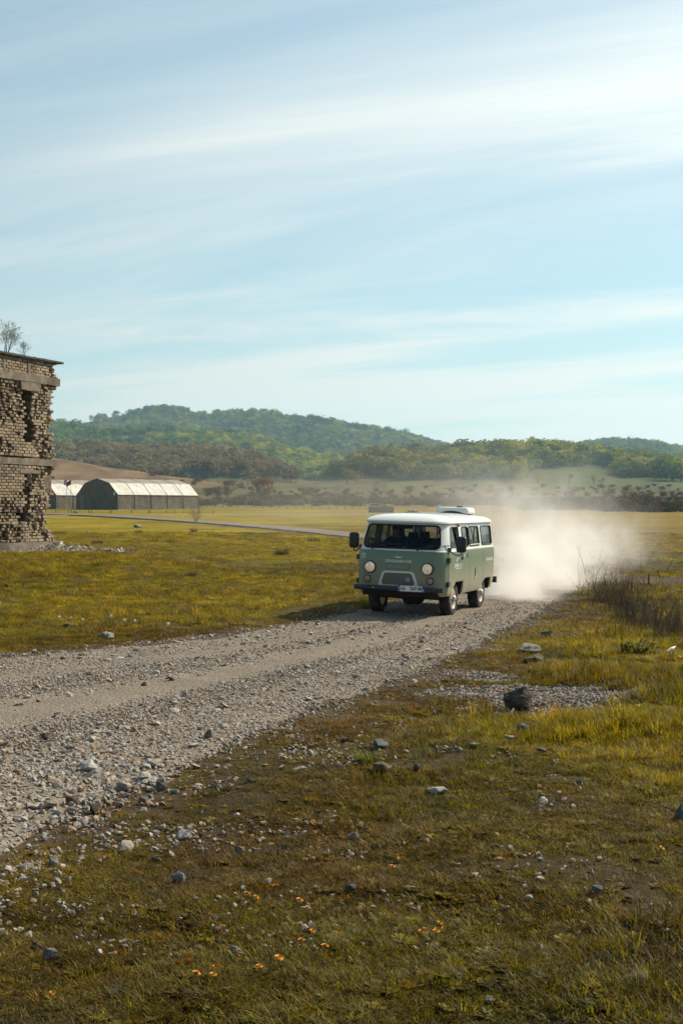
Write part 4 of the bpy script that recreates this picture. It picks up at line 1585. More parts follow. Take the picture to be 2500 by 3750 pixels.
WEEDS = [
    (2160, 2172, 215, 34, 14, MAT_STALK2, False, 'thin pale dry stalks nearest the dust cloud'),
    (2215, 2200, 120, 60, 215, MAT_STALK2, False, 'dense brown weed thicket, leftmost at the verge'),
    (2275, 2235, 150, 70, 215, MAT_STALK, False, 'dense brown weed thicket, second from the dust'),
    (2335, 2275, 130, 80, 215, MAT_STALK, False, 'dense dark weed thicket in the middle of the row'),
    (2405, 2310, 150, 90, 200, MAT_STALK2, False, 'dense dark weed thicket, second from the right edge'),
    (2475, 2345, 150, 90, 215, MAT_STALK, False, 'dense dark weed thicket at the right edge'),
    (2310, 2258, 150, 10, 4, MAT_STALK, True, 'tall dark seed spike standing before the weed thicket'),
    (2356, 2262, 95, 8, 3, MAT_STALK, True, 'shorter dark seed spike in the weed thicket'),
    (2385, 2165, 96, 10, 4, MAT_STALK, True, 'thick dark seed spike behind the weed thicket'),
    (2422, 2140, 92, 6, 3, MAT_STALK, True, 'slim dark seed spike farthest back in the field'),
    (2290, 2150, 120, 46, 14, MAT_STALK2, False, 'sparse tall stalks rising above the thicket'),
    (2345, 2145, 190, 44, 12, MAT_STALK2, False, 'sparse branching stalks, tallest behind the thicket'),
    (2445, 2230, 130, 60, 26, MAT_STALK2, False, 'sparse thin stalks at the right behind the thicket'),
    (2270, 2530, 130, 6, 2, MAT_STALK, False, 'single thin stalk below the thicket in green grass'),
    (2050, 2440, 95, 24, 5, MAT_STALK, False, 'few crooked stalks right of the brown flat rock'),
]
for i, (px, py, hp, wp, n_, mat, sp, lab) in enumerate(WEEDS):
    weed(px, py, hp, wp, n_, lab, 40 + i, mat, sp)

# darker grass tufts and leafy weeds
MAT_TUFT_D = leafy('tuft_dark', False, (.060, .052, .022), .25, jitter=.2)
MAT_TUFT_G = leafy('tuft_green', False, (.115, .120, .012), .5, jitter=.2)
MAT_TUFT_Y = leafy('tuft_yellow', False, (.20, .185, .012), .5, jitter=.2)
for i, (px, py, w, h, mat, lab, nm) in enumerate([
    (1032, 2032, 62, 30, MAT_TUFT_D, 'dark dry grass tuft nearest the left mirror of the van', 'grass_tuft'),
    (700, 2112, 40, 26, MAT_TUFT_D, 'small dark tuft in the middle of the left field', 'grass_tuft'),
    (355, 1992, 54, 18, MAT_TUFT_D, 'dark tuft right of the ruin', 'grass_tuft'),
    (818, 2160, 38, 14, MAT_TUFT_D, 'low dark tuft below the middle of the left field', 'grass_tuft'),
    (708, 1950, 34, 22, MAT_TUFT_D, 'dark mound of grass below the far track', 'grass_tuft'),
    (506, 1952, 36, 14, MAT_TUFT_D, 'dark clump just below the grey field boulder', 'grass_tuft'),
    (1150, 1984, 70, 16, MAT_TUFT_D, 'long dark green mound by the far track, left of van', 'grass_tuft'),
    (275, 2028, 26, 12, MAT_TUFT_G, 'little green tuft beside the rubble heap', 'grass_tuft'),
    (722, 2292, 46, 40, MAT_TUFT_G, 'broad leaved green plant on the far road verge', 'leafy_weed'),
    (568, 2346, 20, 16, MAT_TUFT_G, 'tiny leafy plant on the far verge by the gravel', 'leafy_weed'),
    (1332, 2222, 60, 46, MAT_TUFT_Y, 'yellow green tuft beside the front wheel of the van', 'grass_tuft'),
    (2140, 2180, 60, 34, MAT_TUFT_Y, 'bright leafy clump at the foot of the dust cloud', 'leafy_weed'),
    (2330, 2398, 150, 50, MAT_TUFT_G, 'low green leafy mat below the weed thicket', 'leafy_weed'),
    (1345, 2800, 80, 64, MAT_TUFT_G, 'tall green grass tuft by the near road shoulder', 'grass_tuft'),
]):
    q = on_ground(px, py)
    k = q.y / F
    W, Hh = w * k, h * k
    if nm == 'grass_tuft':
        me = tuft_mesh('grass_tuft', 160, Hh, .8, .006 + W * .004, W * .42, 800 + i)
        o = mesh_obj(nm, me, None, mat)
    else:
        b = MB()
        for j in range(max(1, int(w / 28))):
            m2 = leaf_rosette('leaf', 13, Hh * 1.0, .011 + .015 * Hh, 820 + i + j, 1.3)
            dx = (j - (int(w / 28) - 1) / 2) * 28 * k
            b.add([(v.co.x + dx, v.co.y + random.gauss(0, .05), v.co.z) for v in m2.vertices], [tuple(p.vertices) for p in m2.polygons])
        o = b.build(nm, mat)
    o.location = q - Vector((0, 0, .01))
    tag(o, lab, 'plant')

MAT_PETAL = simple('dandelion_petal', (.50, .22, .008), .7)
MAT_STEM = simple('dandelion_stem', (.09, .10, .03), .7)
MAT_FLUFF = simple('seed_fluff', (.62, .60, .55), .9)
fm = MB()
for ring, (n_, R, z0) in enumerate(((16, .018, .0), (13, .014, .004), (9, .009, .007))):
    for i in range(n_):
        a = 6.283 * i / n_ + ring * .2
        c, s = math.cos(a), math.sin(a)
        fm.add([(c * .003 + s * .003, s * .003 - c * .003, z0 - .004), (c * R + s * .0035, s * R - c * .0035, z0 + .003), (c * R - s * .0035, s * R + c * .0035, z0 + .003), (c * .003 - s * .003, s * .003 + c * .003, z0 - .004)], [(0, 1, 2, 3)])
petal_me = fm.mesh('flower_head'); petal_me.materials.append(MAT_PETAL)
sm_ = MB().tube([(0, 0, -.02), (.004, 0, .03), (0, 0, .055)], .0022, 5)
stem_me = sm_.mesh('stem'); stem_me.materials.append(MAT_STEM)
bl = MB()
r_ = random.Random(3)
for i in range(70):
    d = Vector((r_.gauss(0, 1), r_.gauss(0, 1), r_.gauss(0, 1))).normalized()
    bl.tube([d * .004, d * .021], [.0008, .0012], 3)
    a = d.orthogonal().normalized(); b_ = d.cross(a)
    bl.add([d * .021 + a * .005, d * .021 + b_ * .005, d * .021 - a * .005, d * .021 - b_ * .005], [(0, 1, 2, 3)])
fluff_me = bl.mesh('seed_head'); fluff_me.materials.append(MAT_FLUFF)


def flower(name, px, py, head, sc, label, cat, group, tilt):
    q = on_ground(px, py)
    root = empty(name, q)
    root.scale = (sc, sc, sc)
    root.rotation_euler = (tilt, rng.normal(0, .2), rng.random() * 6.28)
    s_ = bpy.data.objects.new('stem', stem_me); link(s_, root)
    h_ = bpy.data.objects.new('flower_head' if head is petal_me else 'seed_head', head)
    h_.location = (0, 0, .058 if head is petal_me else .072)
    link(h_, root)
    tag(root, label, cat, group)


ORD = ['first', 'second', 'third', 'fourth', 'fifth', 'sixth', 'seventh', 'eighth', 'ninth', 'tenth', 'eleventh']
FLOWERS = {
    'in the lower left turf': [(660, 3578), (682, 3585), (697, 3625), (776, 3620), (806, 3582), (943, 3585), (1008, 3560), (1104, 3494), (1145, 3450), (1182, 3522)],
    'in the row above the lower left flowers': [(902, 3318), (922, 3318), (1014, 3292), (1085, 3342), (1310, 3308)],
    'in the lower middle turf': [(1558, 3450), (1594, 3458), (1612, 3412), (1640, 3432), (1672, 3478)],
    'in the middle turf above the lower flowers': [(1428, 3206), (1476, 3184)],
    'beside the dark hollow at right': [(2380, 3136), (2408, 3130)]}
for place, spots in FLOWERS.items():
    for i, (px, py) in enumerate(sorted(spots)):
        flower('dandelion', px, py, petal_me, rng.uniform(.85, 1.25), 'orange yellow dandelion %s, %s from the left' % (place, ORD[i]), 'flower', 'dandelions in the foreground turf', rng.normal(.25, .15))
flower('dandelion', 196, 3680, petal_me, .9, 'lone orange dandelion in the bottom left corner', 'flower', 'dandelions in the foreground turf', .2)
for i, (px, py) in enumerate(((215, 2286), (259, 2284), (300, 2287), (404, 2279), (455, 2295), (494, 2297), (614, 2311))):
    flower('dandelion_seed_head', px, py, fluff_me, rng.uniform(1.3, 1.7), 'white dandelion seed head on the far verge, %s from the left' % ORD[i], 'seed head', 'seed heads on the far verge', 0)
flower('dandelion_seed_head', 2003, 2985, fluff_me, 1.35, 'single white dandelion seed head in the right hand grass', 'seed head', None, 0)

# litter
q = on_ground(2442, 2392)
root = empty('plastic_bottle', q, (0, math.radians(68), math.radians(35)))
MB().lathe([(.0, .0), (.032, .0), (.033, .02), (.030, .05), (.033, .09), (.033, .14), (.014, .185), (.013, .20)], 14).build('bottle_body', simple('bottle_plastic', (.62, .63, .62), .25, spec=.5), root, 40)
MB().lathe([(.0, .222), (.015, .222), (.015, .2), (.0, .2)], 12).build('cap', simple('bottle_cap', (.6, .6, .62), .4), root, 40)
tag(root, 'discarded white plastic bottle below the weed thicket at right', 'bottle')
q = on_ground(1872, 2622)
wr = rock_mesh('paper_wrapper', 16, 1.0, .12, 991, .5)
o = mesh_obj('paper_wrapper', wr, None, simple('white_paper', (.72, .72, .72), .8, var=.05))
o.scale = (.075, .05, .13); o.location = q + Vector((0, -.02, .045)); o.rotation_euler = (.2, .3, .4)
tag(o, 'crumpled white scrap of paper before the dark boulder', 'litter')


# ================================================================== VAN
# local: X to the right in the picture, -Y forward (towards the camera), Z up, origin on the ground between the axles
def van_paint(name):
    t = NT(name)
    p = t.obj()
    _, yy, zz_ = t.xyz(p)
    n1 = t.noise(p, 2.0, 6, .6)
    n2 = t.noise(p, 14, 5, .6)
    green = t.mix(t.range(n1, .35, .65), (.122, .172, .112), (.140, .190, .126))
    white = t.mix(t.range(n2, .3, .7), (.58, .60, .575), (.64, .66, .63))
    c = t.mix(t.range(zz_, 1.372, 1.376, 0, 1, False), green, white)
    # road dust thickest low down and at the back
    dz = t.range(t.math('ADD', zz_, t.math('MULTIPLY', t.math('SUBTRACT', n1, .5), .55)), .45, 1.30, 1, 0)
    db = t.range(yy, .9, 2.3, 0, .45)
    d = t.math('ADD', t.math('MULTIPLY', dz, .68), t.math('MULTIPLY', db, t.range(n1, .3, .7, .4, 1)), True)
    d = t.math('ADD', d, t.math('MULTIPLY', t.range(n2, .5, .75), .06), True)
    c = t.mix(d, c, (.33, .275, .195))
    rg = t.math('ADD', .30, t.math('MULTIPLY', d, .5))
    return t.done(t.bsdf(c, rg, 0, None, .45, **{'Coat Weight': .12}))


MAT_PAINT = van_paint('van_paint')
MAT_WHITEP = simple('van_white', (.60, .62, .595), .35, spec=.5, var=.05)
MAT_RUBBER = simple('black_rubber', (.016, .016, .017), .75)
MAT_PLAST = simple('black_plastic', (.020, .020, .021), .5, spec=.4)
MAT_BUMPER = simple('bumper_blue_black', (.012, .017, .024), .45, spec=.5)
MAT_UNDER = simple('underbody', (.022, .018, .015), .9)
MAT_INT = simple('interior_dark', (.030, .029, .030), .85)
MAT_SEAT = simple('seat_fabric', (.022, .022, .026), .95)
MAT_STEEL = simple('steel_rim', (.46, .43, .37), .45, .3, var=.15)
MAT_CHROME = simple('chrome', (.75, .75, .74), .15, .95, var=.03)
MAT_GAP = simple('door_gap', (.030, .036, .028), .9)
MAT_LETTER = simple('decal_white', (.60, .63, .60), .6, var=.05)
MAT_AMBER = simple('amber_lens', (.75, .24, .015), .25, spec=.5, var=.05)


def glass(name, tint, amount, refl=1.0):
    t = NT(name)
    tr = t.node('ShaderNodeBsdfTransparent'); tr.inputs[0].default_value = (*tint, 1)
    gl = t.node('ShaderNodeBsdfGlossy'); gl.inputs['Roughness'].default_value = .03
    df = t.node('ShaderNodeBsdfDiffuse'); df.inputs[0].default_value = (.42, .44, .40, 1)
    fr = t.node('ShaderNodeFresnel'); fr.inputs[0].default_value = 1.5
    m0 = t.node('ShaderNodeMixShader'); m0.inputs[0].default_value = amount
    t.l.new(tr.outputs[0], m0.inputs[1]); t.l.new(df.outputs[0], m0.inputs[2])
    m = t.node('ShaderNodeMixShader')
    t.put(m.inputs[0], t.math('MULTIPLY', fr.outputs[0], refl))
    t.l.new(m0.outputs[0], m.inputs[1]); t.l.new(gl.outputs[0], m.inputs[2])
    return t.done(m.outputs[0])


MAT_WS = glass('windscreen_glass', (.58, .60, .59), .004, .45)
MAT_SG = glass('side_glass', (.32, .40, .37), .10, 1.0)

van = empty('van', (VAN_X, VAN_Y, gzs(VAN_X, VAN_Y) + .012), (0, VAN_ROLL, -VAN_TH))
tag(van, 'green and white bread loaf shaped van driving on the gravel road', 'van')

# body as rounded rings (z, half width, front, rear, front corner radius, rear corner radius, bow)
RINGS = [(.455, .925, -2.16, 2.03, .25, .18, .12), (.50, .940, -2.19, 2.05, .25, .18, .12), (.62, .958, -2.225, 2.09, .25, .18, .12), (.80, .968, -2.245, 2.115, .25, .18, .12), (1.0, .970, -2.25, 2.12, .25, .18, .12),
         (1.2, .970, -2.24, 2.12, .25, .18, .12), (1.33, .966, -2.222, 2.115, .25, .18, .12), (1.372, .962, -2.212, 2.11, .25, .18, .12), (1.385, .950, -2.197, 2.10, .25, .18, .12), (1.43, .943, -2.18, 2.09, .25, .18, .12),
         (1.6, .922, -2.125, 2.065, .25, .18, .12), (1.75, .900, -2.07, 2.04, .25, .18, .12), (1.9, .880, -2.015, 2.005, .25, .18, .12), (1.955, .872, -1.995, 1.99, .25, .18, .12)]
ROOF = [(1.955, .872, -1.995, 1.99, .25, .2, .12), (1.962, .905, -2.045, 2.02, .27, .2, .12), (1.985, .905, -2.045, 2.02, .27, .2, .12), (2.005, .885, -2.02, 2.0, .27, .2, .12), (2.045, .835, -1.955, 1.95, .28, .22, .12), (2.08, .74, -1.85, 1.86, .28, .25, .11),
        (2.105, .60, -1.68, 1.72, .27, .27, .10), (2.122, .42, -1.40, 1.50, .25, .27, .08), (2.130, .22, -1.0, 1.2, .15, .15, .04)]


def ring(z, w, yf, yr, rf, rr_, bow, off=0.0):
    w, yf, yr = w - off, yf + off, yr - off
    P = []
    NF, NS, NC = 14, 26, 8
    # front edge left to right, corner, right side to the rear, corner, rear edge, corner, left side, corner
    for i in range(NF): P.append((-(w - rf) + 2 * (w - rf) * i / NF, yf))
    for i in range(NC): a = -math.pi / 2 + math.pi / 2 * i / NC; P.append((w - rf + rf * math.cos(a), yf + rf + rf * math.sin(a)))
    for i in range(NS): P.append((w, yf + rf + (yr - rr_ - yf - rf) * i / NS))
    for i in range(NC): a = math.pi / 2 * i / NC; P.append((w - rr_ + rr_ * math.cos(a), yr - rr_ + rr_ * math.sin(a)))
    for i in range(NF): P.append((w - rr_ - 2 * (w - rr_) * i / NF, yr))
    for i in range(NC): a = math.pi / 2 + math.pi / 2 * i / NC; P.append((-(w - rr_) + rr_ * math.cos(a), yr - rr_ + rr_ * math.sin(a)))
    for i in range(NS): P.append((-w, yr - rr_ - (yr - rr_ - yf - rf) * i / NS))
    for i in range(NC): a = math.pi + math.pi / 2 * i / NC; P.append((-(w - rf) + rf * math.cos(a), yf + rf + rf * math.sin(a)))
    out = []
    for x, y in P:
        k = min(1, max(0, (-1.2 - y) / .55))
        out.append((x, y + bow * (x / w) ** 2 * k, z))
    return out


def loft(rings, cap=True):
    n = len(rings[0])
    vs = [p for r in rings for p in r]
    fs = []
    for i in range(len(rings) - 1):
        for k in range(n):
            fs.append((i * n + k, i * n + (k + 1) % n, (i + 1) * n + (k + 1) % n, (i + 1) * n + k))
    if cap:
        fs.append(tuple((len(rings) - 1) * n + k for k in range(n)))
    return vs, fs


def RI(z, col):
    return float(np.interp(z, [r[0] for r in RINGS], [r[col] for r in RINGS]))


def side_x(z):
    return RI(z, 1)


def front_y(x, z):
    w, yf = RI(z, 1), RI(z, 2)
    xa = min(abs(x), w - .002)
    dy = .25 - math.sqrt(max(0, .25 ** 2 - (xa - (w - .25)) ** 2)) if xa > w - .25 else 0
    return yf + dy + .12 * (x / w) ** 2


def bool_apply(me, cutters, op='DIFFERENCE'):
    a = bpy.data.objects.new('tmp_a', me); COL.objects.link(a)
    tmp = []
    for c in cutters:
        o = bpy.data.objects.new('tmp_c', c); COL.objects.link(o); tmp.append(o)
        m = a.modifiers.new('b', 'BOOLEAN'); m.operation = op; m.object = o; m.solver = 'EXACT'
    dg = bpy.context.evaluated_depsgraph_get(); dg.update()
    res = bpy.data.meshes.new_from_object(a.evaluated_get(dg))
    for o in tmp + [a]: bpy.data.objects.remove(o)
    return res


def rrect(pts, rad, seg=5):
    """polygon with rounded corners"""
    out = []
    n = len(pts)
    for i in range(n):
        p, a, b = Vector(pts[i]), Vector(pts[i - 1]), Vector(pts[(i + 1) % n])
        u, v = (a - p).normalized(), (b - p).normalized()
        ang = u.angle(v)
        r = rad[i] if isinstance(rad, (list, tuple)) else rad
        if r <= 0: out.append(tuple(p)); continue
        d = r / math.tan(ang / 2)
        A, B = p + u * d, p + v * d
        c = p + (u + v).normalized() * (r / math.sin(ang / 2))
        a0 = math.atan2((A - c).y, (A - c).x); a1 = math.atan2((B - c).y, (B - c).x)
        da = (a1 - a0 + math.pi) % (2 * math.pi) - math.pi
        for s in range(seg + 1):
            t_ = a0 + da * s / seg
            out.append((c.x + r * math.cos(t_), c.y + r * math.sin(t_)))
    return out


def prism(poly, axis, lo, hi):
    n = len(poly)
    vs = []
    for v in (lo, hi):
        for a, b in poly:
            vs.append((v, a, b) if axis == 'x' else (a, v, b))
    fs = [tuple(range(n - 1, -1, -1)), tuple(range(n, 2 * n))] + [(i, (i + 1) % n, n + (i + 1) % n, n + i) for i in range(n)]
    me = bpy.data.meshes.new('prism'); me.from_pydata(vs, [], fs)
    b = bmesh.new(); b.from_mesh(me); bmesh.ops.recalc_face_normals(b, faces=b.faces[:]); b.to_mesh(me); b.free()
    return me


SIDE_WIN = {   # window openings on the side: polygon in (y, z), corner radius
    'front': rrect([(-1.72, 1.455), (-1.02, 1.455), (-1.02, 1.875), (-1.58, 1.875)], [.05, .05, .06, .06]),
    'small': rrect([(-.72, 1.455), (-.24, 1.455), (-.24, 1.872), (-.72, 1.872)], .06),
    'slide': rrect([(-.16, 1.455), (.68, 1.455), (.68, 1.872), (-.16, 1.872)], .06),
    'rear': rrect([(.88, 1.455), (1.80, 1.455), (1.80, 1.872), (.88, 1.872)], .06)}
WS = rrect([(-.83, 1.425), (.83, 1.425), (.765, 1.893), (-.765, 1.893)], [.10, .10, .09, .09], 7)
RW = [rrect([(s * .44 - .33, 1.47), (s * .44 + .33, 1.47), (s * .44 + .31, 1.85), (s * .44 - .31, 1.85)], .07) for s in (-1, 1)]
ARCH_F = rrect([(-1.66, .30), (-.69, .30), (-.69, .725), (-1.30, .725), (-1.60, .52)], [0, 0, .04, .10, .08], 4)
ARCH_R = rrect([(.62, .30), (1.72, .30), (1.72, .70), (1.22, .70), (.78, .52)], [0, 0, .03, .10, .08], 4)


def shell(out_off, in_off, full=True):
    ro = [ring(*r, off=out_off) for r in RINGS]
    ri = [ring(*r, off=in_off) for r in RINGS]
    if full:
        ro += [ring(*r, off=out_off) for r in ROOF[1:]]
        rt = [ring(r[0] - .03, *r[1:], off=in_off + .02) for r in ROOF[4:]]
        ri += rt
        vo, fo = loft(ro); vi, fi = loft(ri)
    else:
        vo, fo = loft(ro, False); vi, fi = loft(ri, False)
    n = len(ro[0]); k = len(vo)
    vs = vo + vi
    fs = fo + [tuple(reversed([i + k for i in f])) for f in fi]
    fs += [((i + 1) % n, i, k + i, k + (i + 1) % n) for i in range(n)]
    if not full:
        a, b = (len(ro) - 1) * n, k + (len(ri) - 1) * n
        fs += [(a + i, a + (i + 1) % n, b + (i + 1) % n, b + i) for i in range(n)]
    me = bpy.data.meshes.new('van_shell'); me.from_pydata(vs, [], fs)
    b = bmesh.new(); b.from_mesh(me); bmesh.ops.recalc_face_normals(b, faces=b.faces[:]); b.to_mesh(me); b.free()
    return me


win_cut = [prism(p_, 'x', -1.3, 1.3) for p_ in SIDE_WIN.values()]
cut = win_cut + [prism(rrect([(-.86, .30), (.86, .30), (.80, .575), (-.80, .575)], .02, 2), 'y', -2.6, -1.72), prism(ARCH_F, 'x', -1.3, 1.3), prism(ARCH_R, 'x', -1.3, 1.3), prism(WS, 'y', -2.6, -1.5)] + [prism(p_, 'y', 1.5, 2.5) for p_ in RW]
bme = bool_apply(shell(0, .035), cut)
smooth(bme, 28)
body = mesh_obj('body', bme, van, [MAT_PAINT])
for pl in bme.polygons:
    pl.material_index = 0

# doors, six millimetres proud so that their edges read
DOOR = rrect([(-1.885, .475), (-1.70, .475), (-1.62, .545), (-1.315, .745), (-.655, .745), (-.655, 1.40), (-.93, 1.915), (-1.60, 1.915), (-1.885, 1.40)], [.01, .01, .05, .05, .02, .03, .06, .06, .03], 4)
dm = bool_apply(bool_apply(shell(-.006, .02, False), [prism(DOOR, 'x', -1.3, 1.3)], 'INTERSECT'), [prism(rrect([(-1.72, 1.455), (-1.02, 1.455), (-1.02, 1.875), (-1.58, 1.875)], .05), 'x', -1.3, 1.3)])
DOORS = {}
for sgn in (-1, 1):
    b = bmesh.new(); b.from_mesh(dm)
    bmesh.ops.delete(b, geom=[f for f in b.faces if f.calc_center_median().x * sgn < 0], context='FACES')
    me = bpy.data.meshes.new('door'); b.to_mesh(me); b.free()
    smooth(me, 28)
    DOORS[sgn] = mesh_obj('door', me, van, [MAT_PAINT])
    for pl in me.polygons: pl.material_index = 0


def on_side(y, z, s, out=0.0):
    return Vector((s * (side_x(z) + out), y, z))


def line_side(pts, s, w, out, mat, name, parent):
    """a thin strip laid on the side"""
    mb = MB()
    P = []
    for (a, b) in zip(pts[:-1], pts[1:]):
        m = max(2, int(math.hypot(b[0] - a[0], b[1] - a[1]) / .05))
        for i in range(m): P.append((a[0] + (b[0] - a[0]) * i / m, a[1] + (b[1] - a[1]) * i / m))
    P.append(pts[-1])
    vs, fs = [], []
    for i, (y, z) in enumerate(P):
        q = P[min(i + 1, len(P) - 1)]; o = P[max(i - 1, 0)]
        t_ = Vector((q[0] - o[0], q[1] - o[1])).normalized(); nn = Vector((-t_.y, t_.x)) * w / 2
        vs += [on_side(y + nn.x, z + nn.y, s, out), on_side(y - nn.x, z - nn.y, s, out)]
    for i in range(len(P) - 1): fs.append((2 * i, 2 * i + 1, 2 * i + 3, 2 * i + 2))
    return mb.add(vs, fs).build(name, mat, parent)


for s in (-1, 1):
    for y0 in (-.17, .97):
        line_side([(y0, 1.36), (y0 - .01, .95), (y0 + .02, .47)], s, .009, .0025, MAT_GAP, 'panel_gap', body)
    line_side([(1.88, 1.36), (1.88, .75)], s, .008, .0025, MAT_GAP, 'panel_gap', body)
    line_side([(-1.895, 1.91), (-1.895, .475)], s, .012, .0025, MAT_GAP, 'panel_gap', body)
    line_side([(-.643, 1.36), (-.643, .50)], s, .010, .0025, MAT_GAP, 'panel_gap', body)
    # belt moulding
    mb = MB()
    mb.tube([on_side(-.64 + 2.5 * i / 20, 1.392, s, .006) for i in range(21)], .013, 6).build('belt_moulding', MAT_WHITEP, body)
    # windows
    for nm, poly in SIDE_WIN.items():
        own = DOORS[s] if nm == 'front' else van
        off = .008 if nm == 'front' else .003
        rub_ = MB().tube([on_side(y, z, s, off) for y, z in poly], .014, 5, closed=True)
        w_o = rub_.build('window_frame', MAT_RUBBER, own)
        poly2 = poly
        if nm == 'front' and s == 1:      # wound half down: the pane leaves the rear upper corner open
            poly2 = rrect([(-1.72, 1.455), (-1.22, 1.455), (-1.40, 1.875), (-1.58, 1.875)], [.04, .01, .01, .05])
        MB().add([on_side(y, z, s, -.012) for y, z in poly2], [tuple(range(len(poly2)))]).build('window_pane', MAT_SG, w_o if own is van else own)
        if nm == 'slide':
            MB().box((s * (side_x(1.66) + .002), .27, 1.663), (.022, .022, .40)).build('sliding_bar', MAT_RUBBER, w_o)
            MB().tube([on_side(-.14, 1.478, s, .008), on_side(.66, 1.478, s, .008)], .011, 5).build('sliding_rail', MAT_STEEL, w_o)
            MB().box((s * (side_x(1.66) - .03), .62, 1.66), (.012, .06, .38)).build('sliding_edge', MAT_RUBBER, w_o)
    # door handle, hinges
    dh = MB()
    dh.lathe([(.0, .012), (.035, .010), (.042, .0)], 14, Matrix.Translation(on_side(-.84, 1.245, s, .006)) @ Matrix.Rotation(s * math.pi / 2, 4, 'Y') @ Matrix.Diagonal((2.0, 1.2, 1, 1)))
    dh.build('handle_recess', MAT_GAP, DOORS[s], 60)
    MB().tube([on_side(-.93, 1.262, s, .045), on_side(-.80, 1.275, s, .045), on_side(-.745, 1.275, s, .02)], .014, 8).build('door_handle', MAT_CHROME, DOORS[s], 60)
    for z in (1.20, .71):
        MB().box(on_side(-1.905, z, s, .012), (.05, .13, .105)).build('hinge', MAT_PLAST, DOORS[s])
    # wheel-arch lip on the door
    line_side([(-1.30, .750), (-.69, .750)], s, .018, .011, MAT_PAINT, 'arch_lip', DOORS[s])

# fuel slot, badge and lettering only on the side the picture shows
MB().add([on_side(y, z, 1, .004) for y, z in rrect([(.24, .75), (.315, .75), (.315, .96), (.285, .985), (.24, .93)], .015)], [tuple(range(30))]).build('filler_recess', MAT_PLAST, body)
MB().box(on_side(.275, .765, 1, .008), (.016, .05, .035)).build('filler_latch', MAT_WHITEP, body)
bd = MB()
for a in (0, math.pi / 2, math.pi / 4, -math.pi / 4):
    bd.box(on_side(-.405, 1.262, 1, .006), (.006, .03 if a else .022, .10 if a == 0 else .075), Euler((a, 0, 0)))
bd.build('badge', simple('badge_metal', (.22, .16, .16), .4, .5), body)

# amber lamp above the door
MB().lathe([(.0, .06), (.022, .055), (.034, .035), (.036, 0), (.0, 0)], 14, Matrix.Translation(on_side(-.985, 1.905, 1, .0)) @ Matrix.Rotation(math.pi / 2, 4, 'Y')).build('marker_lamp', MAT_AMBER, van, 40)
MB().lathe([(.0, .06), (.022, .055), (.034, .035), (.036, 0), (.0, 0)], 14, Matrix.Translation(on_side(-.985, 1.905, -1, .0)) @ Matrix.Rotation(-math.pi / 2, 4, 'Y')).build('marker_lamp', MAT_AMBER, van, 40)

# windscreen
def front_pt(x, z, out=0.0):
    return Vector((x, front_y(x, z) - out, z))


fr = MB().tube([front_pt(x, z, .004) for x, z in [(a[0] + (b[0] - a[0]) * k / 6, a[1] + (b[1] - a[1]) * k / 6) for a, b in zip(WS, WS[1:] + WS[:1]) for k in range(6)]], .020, 6, closed=True)
wsf = fr.build('windscreen_frame', MAT_RUBBER, van, 60)
vs, fs = [], []
NX, NZ = 24, 8
for j in range(NZ + 1):
    z = 1.425 + (1.893 - 1.425) * j / NZ
    hw = .83 + (.765 - .83) * j / NZ
    # follow the rounded corners
    cut_ = 0
    if z < 1.525: cut_ = .10 - math.sqrt(max(0, .01 - (1.525 - z) ** 2))
    if z > 1.80: cut_ = .09 - math.sqrt(max(0, .0081 - (z - 1.803) ** 2))
    hw -= max(cut_, 0) * .98
    for i in range(NX + 1):
        x = -hw + 2 * hw * i / NX
        vs.append(front_pt(x, z, -.014))
for j in range(NZ):
    for i in range(NX):
        k = j * (NX + 1) + i
        fs.append((k, k + 1, k + NX + 2, k + NX + 1))
MB().add(vs, fs).build('windscreen_pane', MAT_WS, wsf, 180)
for x0 in (-.60, .38):      # wipers
    wp = MB()
    wp.tube([front_pt(x0, 1.40, .01), front_pt(x0 + .02, 1.42, .05), front_pt(x0 + .40, 1.50, .03)], [.012, .010, .006], 6)
    wp.tube([front_pt(x0 + .10, 1.465, .022), front_pt(x0 + .36, 1.497, .022), front_pt(x0 + .62, 1.50, .022)], .009, 5)
    wp.lathe([(0, .03), (.018, .025), (.02, 0)], 10, Matrix.Translation(front_pt(x0, 1.40, 0)) @ Matrix.Rotation(math.pi / 2, 4, 'X'))
    wp.build('wiper', MAT_PLAST, van)
# rear windows
for p_ in RW:
    f_ = MB().tube([(x, RI(z, 3) + .003, z) for x, z in p_], .014, 5, closed=True).build('window_frame', MAT_RUBBER, van)
    MB().add([(x, RI(z, 3) - .014, z) for x, z in p_], [tuple(range(len(p_)))]).build('window_pane', MAT_WS, f_)

# gutter, roof ribs and hatch
gt = MB().tube([(p[0] * 1.004, p[1] * 1.004, 1.957) for p in ring(*ROOF[1])], .012, 5, closed=True)
gt.build('roof_gutter', MAT_WHITEP, van, 60)


def roof_z(x, y):
    xs = [r[1] for r in ROOF[2:]][::-1] ; zs = [r[0] for r in ROOF[2:]][::-1]
    zx = float(np.interp(abs(x), xs, zs))
    yb = [r[3] for r in ROOF[2:]][::-1]
    return min(zx, float(np.interp(max(y, 0), yb, zs)))


